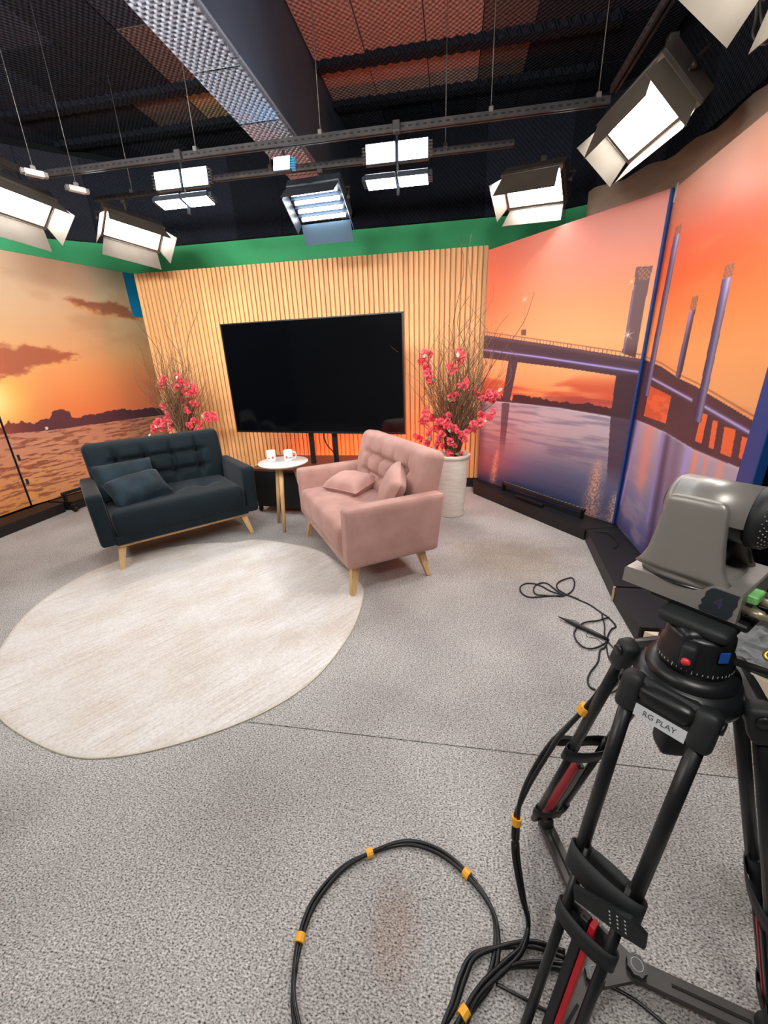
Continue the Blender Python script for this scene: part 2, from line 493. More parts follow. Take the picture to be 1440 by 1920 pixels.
def paint_bridge_near(u, v):
    lf = u / 1.65
    sky = grad(v, [(1.0, (240, 156, 98)), (1.3, (246, 182, 124)), (1.55, (248, 186, 128)), (1.85, (247, 164, 116)), (2.1, (244, 150, 116)), (2.25, (240, 146, 124)), (2.41, (236, 150, 136))])
    pk = sst(.2, 1.4, u) * sst(1.75, 2.25, v); sky = over(sky, .75 * pk, (226, 160, 148))
    pk = (1 - sst(.0, .8, u)) * sst(1.4, 2.0, v); sky = over(sky, .5 * pk, (246, 118, 80))
    # low clouds beneath the deck
    n = vnoise(u * .45, v * 3.4, 3.2, 11); c = sst(.42, .62, n) * sst(1.30, 1.16, v); sky = over(sky, .8 * c, (206, 84, 62))
    n = vnoise(u * .5 + 5, v * 4, 4, 12); c = sst(.5, .7, n) * sst(1.2, 1.08, v); sky = over(sky, .6 * c, (150, 74, 78))
    col = sky
    tree = [(-.1, 1.05), (.0, 1.06), (.28, 1.05)] + [(.441, 1.018), (.455, 1.076), (.559, 1.078), (.64, 1.062), (.767, 1.064), (.89, 1.043), (1.004, 1.035), (1.133, 1.04), (1.217, 1.029), (1.273, 1.05), (1.334, 1.029), (1.7, 1.021), (1.7, .95), (-.1, .95)]
    col = over(col, inside(tree, u, v + .03 * (vnoise(u, v * .1, 28, 5) - .5)), (72, 50, 56))
    shore = np.interp(u, [0, .46, 1.01, 1.48, 1.7], [.99, .994, .986, .958, .945])
    wat = grad(v, [(.1, (48, 64, 104)), (.25, (66, 80, 116)), (.42, (98, 104, 136)), (.6, (156, 148, 164)), (.78, (190, 176, 186)), (.93, (196, 184, 194)), (1.0, (182, 178, 192))])
    wat = over(wat, .45 * sst(.42, .7, vnoise(u * 1.2, v * 16, 2.4, 21)), (92, 92, 128))
    wat = over(wat, .5 * (1 - sst(0, .12, u)), (40, 52, 90))
    col = over(col, v < shore, (0, 0, 0)) * 1.0
    col = np.where((v < shore)[..., None], wat, col)
    col = over(col, np.exp(-((v - shore + .004) / .008) ** 2) * .8, (206, 206, 222))
    D = (80, 62, 74)
    ref = inside([(1.482, .966), (1.66, .956), (1.7, .40), (1.54, .40)], u, v); col = over(col, ref * .85 * sst(.36, .6, v), (70, 56, 74))
    ref = inside([(.307, .984), (.416, .987), (.382, .415), (.319, .415)], u, v); col = over(col, ref * .75 * sst(.38, .7, v), (76, 64, 84))
    col = over(col, inside([(1.475, 1.263), (1.7, 1.291), (1.7, .956), (1.482, .966)], u, v), (70, 54, 64))
    col = over(col, inside([(.361, 1.392), (.479, 1.371), (.414, 1.002), (.305, 1.005)], u, v), (84, 66, 80))
    col = over(col, inside([(.279, 1.025), (.478, 1.012), (.481, .992), (.281, 1.004)], u, v), D)
    deck = [(-.02, 1.642), (.757, 1.523), (1.70, 1.372), (1.70, 1.28), (1.483, 1.263), (1.008, 1.32), (.479, 1.371), (-.02, 1.42)]
    col = over(col, inside(deck, u, v), D)
    dk, _ = dline([(0, 1.625), (.757, 1.508), (1.7, 1.36)], u, v); col = over(col, inside(deck, u, v) * np.exp(-(dk / .012) ** 2) * .5, (126, 100, 108))
    dk, _ = dline([(-.02, 1.672), (.757, 1.551), (1.7, 1.40)], u, v); col = over(col, np.exp(-(dk / .004) ** 2) * .8, (120, 76, 70))
    post = (np.mod(u, .036) < .007) & (dk < .03) & (v < np.interp(u, [0, .757, 1.7], [1.672, 1.551, 1.40])); col = over(col, post * .6, (110, 70, 66))
    dk, _ = dline([(-.02, 1.50), (.772, 1.407), (1.70, 1.285)], u, v)
    col = over(col, np.exp(-(dk / .016) ** 2) * .5, (116, 110, 190)); col = over(col, np.exp(-(dk / .006) ** 2), (180, 176, 236))
    tw = inside([(1.497, 1.981), (1.611, 1.967), (1.604, 1.879), (1.599, 1.388), (1.493, 1.423), (1.499, 1.888)], u, v)
    col = over(col, tw * .96, (112, 92, 98)); col = over(col, tw * sst(1.5, 1.40, v) * .6, (70, 46, 52))
    e = np.exp(-((u - 1.505) / .006) ** 2) * tw * (v < 1.87); col = over(col, e * .7, (150, 140, 190))
    la = inside([(1.505, 1.975), (1.605, 1.96), (1.60, 1.885), (1.53, 1.90)], u, v) & ((np.mod(u + v, .03) > .008) & (np.mod(u - v, .03) > .008)); col = over(col, la * .6, (226, 146, 96))
    col = over(col, inside([(.495, 1.655), (.552, 1.651), (.553, 1.6), (.495, 1.607)], u, v), (120, 92, 92))
    dk, _ = dline([(.524, 1.65), (.51, 1.90)], u, v); col = over(col, np.exp(-(dk / .003) ** 2) * .5, (160, 100, 90))
    for (x, y, s) in ((.505, 1.903, .05), (1.515, 1.547, .055), (1.478, 1.894, .018)):
        du, dv = u - x, v - y; r = np.hypot(du, dv)
        st = np.exp(-(r / (s * .22)) ** 2)
        for a in (20, 80, 140):
            p = abs(du * math.sin(math.radians(a)) - dv * math.cos(math.radians(a))); st = np.maximum(st, np.exp(-(p / .003) ** 2) * np.clip(1 - r / s, 0, 1))
        col = over(col, np.clip(st, 0, 1), (255, 240, 216))
    rs = np.random.RandomState(4); sp = vnoise(u, v, 120, 33, 1)
    for pl, w0, w1 in (([(.293, .53), (.244, .15)], .02, .05), ([(1.447, .66), (1.438, .12)], .03, .09), ([(1.637, .40), (1.65, .09)], .03, .08)):
        dk, t = dline(pl, u, v); w = w0 + (w1 - w0) * t
        g = np.exp(-(dk / w) ** 2) * sst(0, .25, t); col = over(col, g * (.35 + .65 * sst(.45, .6, sp)) * .95, (226, 172, 140))
    return col

def paint_bridge_far(u, v):
    sky = grad(v, [(.9, (240, 120, 70)), (1.2, (244, 172, 112)), (1.45, (244, 166, 102)), (1.65, (242, 138, 78)), (1.85, (240, 112, 62)), (2.05, (238, 108, 70)), (2.2, (226, 136, 108)), (2.39, (228, 180, 156))])
    n = vnoise(u * .8, v * 2.4, 2.0, 41); sky = over(sky, .4 * sst(.5, .7, n) * sst(1.2, 1.6, v), (250, 150, 96))
    sky = over(sky, .6 * sst(1.2, .9, u - .0) * sst(2.1, 2.3, v) * 0 + .5 * sst(.5, 1.3, u) * sst(1.95, 2.3, v), (226, 190, 160))
    n = vnoise(u * 1.4 + 3, v * 5, 4.4, 42); sky = over(sky, .8 * sst(.5, .66, n) * sst(1.2, 1.1, v), (190, 76, 56)); 
    col = sky
    shore = np.interp(u, [0, .152, .542, .896, 1.35], [.958, .956, .953, .925, .926])
    wat = grad(v, [(.1, (70, 78, 128)), (.3, (112, 116, 160)), (.5, (136, 140, 176)), (.7, (156, 152, 178)), (.9, (176, 168, 190)), (.96, (190, 190, 210))])
    wat = over(wat, .5 * sst(.45, .7, vnoise(u * 3, v * 7, 1.6, 44)), (176, 160, 176))
    def refl(pl, w, c, a):
        nonlocal wat
        dk, t = dline(pl, u, v); wat = over(wat, a * np.exp(-(dk / w) ** 2), c)
    refl([(.31, .95), (.34, .58)], .09, (230, 150, 136), .8)
    refl([(.02, .95), (.0, .1)], .06, (74, 66, 110), .85)
    refl([(.60, .94), (.66, .2)], .055, (66, 58, 92), .8); refl([(.74, .93), (.78, .5)], .09, (108, 96, 124), .7)
    refl([(.11, .947), (.05, .3)], .022, (164, 152, 226), .95); refl([(.526, .941), (.56, .35)], .018, (150, 138, 214), .9)
    refl([(.874, .92), (.875, .7)], .030, (170, 156, 232), .95); refl([(.963, .915), (.973, .74)], .026, (240, 150, 120), .9)
    refl([(1.07, .91), (1.08, .76)], .02, (236, 150, 126), .8); refl([(1.2, .91), (1.22, .78)], .035, (232, 156, 136), .8)
    col = np.where((v < shore)[..., None], wat, col)
    deck = [(-.02, 1.378), (.065, 1.368), (.309, 1.336), (.575, 1.278), (.804, 1.245), (1.36, 1.137), (1.36, .931), (1.174, .92), (.896, .925), (.542, .953), (.151, .959), (-.02, .96)]
    dm = inside(deck, u, v)
    holes = np.zeros(u.shape, bool)
    for h in ([(.18, 1.209), (.537, 1.169), (.535, .986), (.174, .992)], [(.918, 1.121), (.985, 1.115), (.991, .966), (.923, .966)], [(1.043, 1.099), (1.091, 1.095), (1.112, .963), (1.066, .963)], [(1.155, 1.082), (1.249, 1.08), (1.266, .955), (1.177, .956)], [(1.305, 1.065), (1.36, 1.06), (1.36, .968), (1.322, .969)]):
        holes |= inside(h, u, v)
    col = over(col, holes, (240, 112, 66)); 
    h1 = inside([(.18, 1.209), (.537, 1.169), (.535, .986), (.174, .992)], u, v); n = vnoise(u * 1.4 + 3, v * 4, 7, 47)
    col = over(col, h1 * sst(.45, .6, n) * .7, (206, 90, 60)); col = over(col, h1 * (v < 1.0), (90, 54, 52))
    col = over(col, dm & ~holes, (82, 58, 66))
    n = vnoise(u, v, 5, 48); col = over(col, (dm & ~holes) * sst(.4, .7, n) * .4, (64, 46, 58))
    col = over(col, np.exp(-((v - shore + .004) / .006) ** 2) * .5 * sst(.1, .2, u), (200, 200, 216))
    for pl in ([(.182, 1.259), (.791, 1.171)], [(.924, 1.155), (1.36, 1.086)]):
        dk, _ = dline(pl, u, v); col = over(col, np.exp(-(dk / .014) ** 2) * .5, (120, 112, 190)); col = over(col, np.exp(-(dk / .006) ** 2), (190, 184, 238))
    dk, _ = dline([(-.02, 1.40), (.309, 1.355), (.575, 1.298), (.804, 1.263), (1.36, 1.155)], u, v); col = over(col, np.exp(-(dk / .004) ** 2) * .7, (130, 70, 60))
    for (uc0, uc1, w, z0, z1, cap) in ((.167, .147, .045, 1.14, 2.15, .05), (.577, .57, .036, 1.28, 1.715, .07), (.862, .898, .042, 1.068, 1.82, .06)):
        c0 = np.interp(v, [z0, z1], [uc1, uc0]); s = (u - c0) / w; tw = (abs(s) < 1) & (v > z0) & (v < z1)
        if w < .04: cc = np.stack([np.interp(s, [-1, -.3, .2, 1], [k0, k1, k2, k3]) for k0, k1, k2, k3 in ((150, 176, 120, 96), (136, 158, 92, 70), (196, 226, 110, 78))], -1); br = .9
        else: cc = np.stack([np.interp(s, [-1, -.2, .35, 1], [k0, k1, k2, k3]) for k0, k1, k2, k3 in ((86, 130, 214, 140), (70, 122, 210, 130), (110, 190, 244, 190))], -1); br = 1
        tm = sst(z1 - .02, z1 - .25, v); cc = cc * (1 - .35 * tm[..., None])
        col = np.where(tw[..., None], cc, col)
        cp = tw & (v > z1 - cap); col = over(col, cp * .9, (150, 92, 70))
        la = cp & (np.mod(u + v, .028) > .009) & (np.mod(u - v, .028) > .009); col = over(col, la * .6, (226, 150, 96))
    return col

def paint_sunset(u, v):
    """u measured from the seam between the two printed boards"""
    col = grad(v, [(.85, (244, 134, 84)), (1.05, (244, 140, 84)), (1.35, (244, 160, 98)), (1.6, (238, 174, 118)), (1.9, (228, 184, 138)), (2.2, (230, 198, 160)), (2.57, (238, 210, 178))])
    col = over(col, .55 * sst(.7, 1.8, u) * sst(1.7, 1.1, v), (232, 124, 92))
    r = np.hypot(u + .02, (v - 1.2) * .9); col = over(col, .95 * np.exp(-(r / .33) ** 2), (252, 214, 110)); col = over(col, np.exp(-(np.hypot(u + .05, v - 1.2) / .16) ** 2), (255, 240, 170))
    col = over(col, .35 * sst(.48, .7, vnoise(u * .7, v * 2, 2.5, 51)) * sst(1.5, 1.9, v), (200, 148, 108))
    n1 = vnoise(u * 1.5, v * 3, 6, 52, 5) - .5; n2 = vnoise(u * 3, v * 5, 10, 53, 5) - .5
    c1 = [(.924, 2.167), (1.129, 2.21), (1.373, 2.191), (1.671, 2.189), (1.811, 2.066), (1.92, 2.03), (1.658, 2.056), (1.43, 2.08), (1.225, 2.121), (1.07, 2.145)]
    c2 = [(-.6, 1.73), (.215, 1.70), (.408, 1.719), (.668, 1.683), (.805, 1.647), (.96, 1.60), (.718, 1.546), (.526, 1.505), (.325, 1.45), (.0, 1.39), (-.6, 1.36)]
    for cl, cc, sh in ((c1, (166, 100, 76), .035), (c2, (176, 96, 72), .05)):
        U = u + n2 * .10; V = v + n1 * .12
        col = over(col, soft(cl, U, V + sh, .05) * .6, (242, 176, 104))
        col = over(col, soft(cl, U, V, .035) * .9, cc)
    hz = np.interp(u, [-1.4, 0, .27, .64, 1.3, 1.9], [.93, .872, .848, .834, .829, .81])
    trees = [(-1.4, 1.0), (-.3, .97), (-.019, .947), (.055, .989), (.106, .949), (.164, .983), (.219, .947), (.3, .935), (.361, .964), (.432, .963), (.489, 1.033), (.586, 1.044), (.669, 1.0), (.671, .94), (.837, .948), (1.01, .947), (1.152, .961), (1.299, .97), (1.466, .934), (1.656, .942), (1.95, .906), (1.95, .7), (-1.4, .7)]
    tm = inside(trees, u + (vnoise(u, v, 40, 54, 2) - .5) * .03, v + .035 * (vnoise(u, v, 30, 55, 2) - .5))
    tcol = grad(u, [(-.4, (190, 90, 50)), (.0, (150, 74, 58)), (.3, (104, 60, 66)), (1.9, (84, 54, 66))]); col = np.where(tm[..., None], tcol, col)
    wat = grad(v, [(.1, (220, 150, 108)), (.3, (222, 152, 114)), (.6, (212, 146, 114)), (.87, (206, 142, 118))])
    wat = over(wat, .75 * np.exp(-((u + .05) / .5) ** 2) * sst(.8, .1, v), (246, 170, 92))
    wv = vnoise(u * 3 + v * 1.5, v * 20, 2.8, 56, 5); wat = over(wat, .8 * sst(.5, .62, wv), (146, 82, 64)); 
    wv = vnoise(u * 3.5 + 4, v * 26, 3, 57, 4); wat = over(wat, .5 * sst(.55, .72, wv), (232, 160, 112))
    col = np.where((v < hz)[..., None], wat, col)
    col = over(col, inside([(.369, .876), (.44, .869), (.427, .838), (.367, .838)], u, v), (90, 60, 60)); col = over(col, np.hypot(u - .378, v - .868) < .016, (240, 214, 190))
    return col

m_print = bpy.data.materials.new('printed_vinyl'); m_print.use_nodes = True
_n = m_print.node_tree.nodes; _at = _n.new('ShaderNodeAttribute'); _at.attribute_name = 'ink'
m_print.node_tree.links.new(_at.outputs['Color'], _n['Principled BSDF'].inputs['Base Color'])
_n['Principled BSDF'].inputs['Roughness'].default_value = .42
_n['Principled BSDF'].inputs['Specular IOR Level'].default_value = .35

def print_sheet(name, u0, u1, z0, z1, nu, nv, paint, parent, y=-.0206, uoff=0.):
    us = np.linspace(u0, u1, nu + 1); vs = np.linspace(z0, z1, nv + 1); U, V_ = np.meshgrid(us, vs)
    co = np.stack([U, np.full_like(U, y), V_], -1).reshape(-1, 3)
    c = np.clip(paint((U + uoff).ravel(), V_.ravel()), 0, 255) / 255
    c = np.where(c <= .04045, c / 12.92, ((c + .055) / 1.055) ** 2.4) * .92
    me = bpy.data.meshes.new(name); nvt = len(co); nf = nu * nv
    me.vertices.add(nvt); me.vertices.foreach_set('co', co.astype(np.float32).ravel())
    i = (np.arange(nu)[None, :] + (nu + 1) * np.arange(nv)[:, None]).ravel()
    f = np.stack([i, i + 1, i + nu + 2, i + nu + 1], -1)
    me.loops.add(nf * 4); me.loops.foreach_set('vertex_index', f.astype(np.int32).ravel())
    me.polygons.add(nf); me.polygons.foreach_set('loop_start', np.arange(0, nf * 4, 4, dtype=np.int32))
    me.update(calc_edges=True)
    at = me.color_attributes.new('ink', 'FLOAT_COLOR', 'POINT')
    at.data.foreach_set('color', np.concatenate([c, np.ones((nvt, 1))], 1).astype(np.float32).ravel())
    me.materials.append(m_print)
    return part(name, me, None, parent)

m_blue = mat('panel_blue', (14, 62, 128), .5); m_cyan = mat('panel_cyan', (20, 140, 196), .55); m_panelk = mat('panel_edge', (30, 34, 48), .6)
def panel_thing(label, a, b, z0, z1, length, boardmat):
    a = Vector((a[0], a[1], 0)); b = Vector((b[0], b[1], 0)); d = (b - a).normalized(); n = Vector((d.y, -d.x, 0))
    t = thing('backdrop_panel', label, 'backdrop', mx=frame(d, -n, (0, 0, 1), a), group='printed backdrop panels')
    part('board', G().box((length / 2, 0, (z0 + z1) / 2), (length, .04, z1 - z0), .003), boardmat, t)
    return t
t = panel_thing('backdrop panel printed with bridge deck, pier and grey tower over violet water', (.320, 4.66), (1.347, 3.368), .101, 2.39, 1.650, m_blue)
print_sheet('print', .002, 1.648, .103, 2.388, 330, 456, paint_bridge_near, t)
part('edge_strip', G().box((1.652, -.005, 1.245), (.016, .05, 2.28), .002), m_blue, t, label='dark blue edge strip')
t = panel_thing('backdrop panel printed with three tall lit bridge pylons against orange sky', (1.372, 3.37), (1.313, 2.025), .101, 2.39, 1.455, m_blue)
print_sheet('print', .006, 1.346, .103, 2.388, 270, 456, paint_bridge_far, t)
m_tape = mat('white_tape', (214, 208, 204), .6)
part('tape', G().box((.02, -.022, 2.36), (.03, .004, .10), mx=Matrix.Rotation(.2, 4, 'Y')), m_tape, t, label='torn strip of white tape')
t = panel_thing('backdrop panel printed with sunset clouds over tree line, beside the dark sofa', (-4.49, 3.47), (-4.107, 5.21), .101, 2.573, 1.93, m_panelk)
AQ = 1.76
part('blue_corner', G().box(((AQ + 1.928) / 2, -.0208, 2.322), (1.928 - AQ, .002, .496)), m_cyan, t, label='bare blue corner')
print_sheet('print', .004, AQ, .103, 2.571, 330, 440, paint_sunset, t)
print_sheet('print', AQ, 1.928, .103, 2.07, 34, 350, paint_sunset, t)
part('hinge', G().box((.03, -.027, .62), (.022, .012, .06), .003), m_panelk, t); part('hinge', G().box((.03, -.027, .36), (.022, .012, .06), .003), m_panelk, t)
t = panel_thing('backdrop panel printed with the setting sun over rippled water, cut off at picture edge', (-4.52, 1.75), (-4.494, 3.462), .101, 2.573, 1.708, m_panelk)
print_sheet('print', .003, 1.700, .103, 2.571, 200, 300, paint_sunset, t, uoff=-1.71)

# plinths
def plinth(poly, z, label, mtop=m_plinth, edge=None):
    cx = sum(p[0] for p in poly) / len(poly); cy = sum(p[1] for p in poly) / len(poly)
    t = thing('plinth', label, 'plinth', (cx, cy, 0), group='low black platforms under the panels')
    q = [(p[0] - cx, p[1] - cy) for p in poly]
    k = .992; qi = [(x * k, y * k) for x, y in q]
    part('riser', G().prism(qi, 0, z - .016), edge or mtop, t)
    part('top_board', G().prism(q, z - .016, z), mtop, t)
    return t
plinth([(.25, 4.42), (1.085, 3.235), (1.46, 3.33), (.42, 4.66), (.25, 4.66)], .10, 'black plinth below the panel with the grey tower')
t = plinth([(1.09, 3.228), (1.002, 2.345), (1.40, 2.345), (1.46, 3.322)], .10, 'black plinth running below the three pylon panel')
tj = part('raw_end', G().box((1.0 - t.location.x, 2.338 - t.location.y, .05), (.012, .010, .098)), m_ply, t, label='pale raw wood edge at the joint')
plinth([(1.0, 2.33), (.985, 1.94), (1.40, 1.94), (1.40, 2.33)], .10, 'short black plinth section behind the camera tripod')
m_cream = mat('cream_board', (224, 208, 184), .6, col2=(212, 196, 170), scale=5)
m_dkgr = mat('dark_green_cloth', (38, 50, 48), .9, col2=(30, 38, 40), scale=12)
t = thing('low_platform', 'low cream sided platform with dark top at right edge', 'platform', (1.35, 1.6, 0))
part('body', G().prism([(-.345, .325), (.10, -.06), (.2, -.12), (.2, .33)], 0, .085), m_cream, t)
part('bottom_trim', G().prism([(-.35, .322), (.095, -.066), (.2, -.128), (.2, -.11), (.10, -.05), (-.34, .335)], 0, .018), m_ply, t)
part('top_sheet', G().prism([(-.25, .27), (.13, -.05), (.2, -.10), (.2, .33), (-.25, .33)], .086, .093), m_dkgr, t, label='dark green cloth top')
plinth([(-4.17, 2.0), (-4.17, 3.56), (-4.40, 3.56), (-4.46, 2.0)][::-1], .10, 'black plinth along the left wall under the sunset')
plinth([(-4.10, 3.60), (-4.02, 4.60), (-4.20, 4.60), (-4.40, 3.60)][::-1], .10, 'black plinth behind the dark sofa')
# blue / black things on the right
m_curt = mat('black_curtain', (12, 12, 14), .95, spec=.1)
gc = G(); pts = []
for i in range(61):
    pts.append((1.60 + .025 * math.sin(i * 1.05), 1.66 - i * .03))
gc.prism(pts + [(p[0] + .02, p[1]) for p in pts[::-1]], .0, 2.9, smooth=True)
tag(part('curtain', gc, m_curt), 'black pleated curtain hanging at the right edge', 'curtain')
m_kraft = mat('kraft_card', (214, 186, 162), .8, col2=(202, 174, 150), scale=4, stretch=(1, 1, 5))
gk = G(); top = []; n = 24; vs = []; fs = []
path = smooth_path([(1.0, 4.30), (1.25, 4.0), (1.47, 3.5), (1.53, 2.9), (1.53, 2.2), (1.53, 1.6)], 6)
path = smooth_path([(p[0], p[1], 0) for p in [(1.02, 4.10), (1.30, 3.75), (1.46, 3.35), (1.50, 2.8), (1.50, 2.2), (1.50, 1.6)]], 6)
for i, p in enumerate(path):
    f = i / (len(path) - 1); zt = 2.62 + .05 * f + .015 * math.sin(i * 1.3)
    vs += [(p.x, p.y, 2.15), (p.x, p.y, zt), (p.x + .012, p.y + .012, zt), (p.x + .012, p.y + .012, 2.15)]
for i in range(len(path) - 1):
    for k in range(4): fs.append((4 * i + k, 4 * i + (k + 1) % 4, 4 * i + 4 + (k + 1) % 4, 4 * i + 4 + k))
gk.add(vs, fs, True); gk.f.append((0, 1, 2, 3)); gk.sm.append(False); e = 4 * (len(path) - 1); gk.f.append((e, e + 1, e + 2, e + 3)); gk.sm.append(False)
tag(part('card_strip', gk, m_kraft), 'curved brown cardboard strip standing behind the right panels', 'cardboard')

# ================================================================== RUG
m_rug = mat('rug_pile', (222, 214, 202), .95, spec=.1)
def _rug(m):
    N = m.node_tree.nodes; L = m.node_tree.links; b = N['Principled BSDF']
    tc = N.new('ShaderNodeTexCoord')
    def noise(sc, st, det=3, rot=-.95):
        mp = N.new('ShaderNodeMapping'); mp.inputs['Rotation'].default_value = (0, 0, rot); L.new(tc.outputs['Object'], mp.inputs[0])
        m2 = N.new('ShaderNodeMapping'); m2.inputs['Scale'].default_value = st; L.new(mp.outputs[0], m2.inputs[0])
        n = N.new('ShaderNodeTexNoise'); n.inputs['Scale'].default_value = sc; n.inputs['Detail'].default_value = det; L.new(m2.outputs[0], n.inputs['Vector']); return n.outputs['Fac']
    def ramp(f, p0, c0, p1, c1):
        r = N.new('ShaderNodeValToRGB'); e = r.color_ramp.elements
        e[0].position, e[0].color, e[1].position, e[1].color = p0, lin(c0) + (1,), p1, lin(c1) + (1,)
        L.new(f, r.inputs[0]); return r.outputs[0]
    def mul(a, c):
        x = N.new('ShaderNodeMix'); x.data_type = 'RGBA'; x.blend_type = 'MULTIPLY'; x.inputs[0].default_value = 1; L.new(a, x.inputs[6]); L.new(c, x.inputs[7]); return x.outputs[2]
    lines = ramp(noise(9, (.3, 22, 1), 6), .38, (238, 231, 224), .52, (255, 255, 255))
    blot = ramp(noise(2.6, (1, 1.6, 1), 4), .38, (243, 238, 232), .6, (255, 255, 255))
    edge = ramp(noise(90, (1, 1, 1), 2), .3, (238, 236, 234), .6, (255, 255, 255))
    base = N.new('ShaderNodeRGB'); base.outputs[0].default_value = lin((228, 227, 225)) + (1,)
    c = mul(mul(mul(base.outputs[0], lines), blot), edge)
    L.new(c, b.inputs['Base Color'])
    bp = N.new('ShaderNodeBump'); bp.inputs['Strength'].default_value = .35; bp.inputs['Distance'].default_value = .005
    L.new(noise(9, (.3, 22, 1), 6), bp.inputs['Height']); L.new(bp.outputs[0], b.inputs['Normal'])
_rug(m_rug)
rp = [(-.555, 2.262), (-.538, 1.90), (-.618, 1.518), (-.785, 1.267), (-1.054, 1.075), (-1.327, .966), (-1.573, .964), (-1.968, 1.073), (-2.26, 1.25), (-2.473, 1.481), (-2.68, 1.85), (-2.723, 2.264), (-2.60, 2.57), (-2.414, 2.76), (-2.114, 2.897), (-1.86, 2.935), (-1.679, 3.01), (-1.358, 2.96), (-1.044, 2.84), (-.798, 2.611), (-.633, 2.42)]
rcx, rcy = -1.63, 1.98
out = smooth_path([(x - rcx, y - rcy, 0) for x, y in rp], 6, True)
t = thing('rug', 'large round cream rug with faint distressed stripes', 'rug', (rcx, rcy, 0))
g = G(); n = len(out); rings = []
for k in (1.0, .997, .985, .97, .8, .5, .2):
    rings.append([(p.x * k, p.y * k, .0 if k == 1. else (.004 if k == .997 else .006)) for p in out])
vs = [q for r in rings for q in r]; fs = []
for r in range(len(rings) - 1):
    for i in range(n): fs.append((r * n + i, r * n + (i + 1) % n, (r + 1) * n + (i + 1) % n, (r + 1) * n + i))
g.add(vs, fs, True); g.f.append(tuple((len(rings) - 1) * n + i for i in range(n))); g.sm.append(True)
part('pile', g, m_rug, t)
m_rugedge = mat('rug_binding', (206, 198, 178), .9)
part('edge_binding', G().tube([(p.x, p.y, .003) for p in out], .004, 6, True), m_rugedge, t)

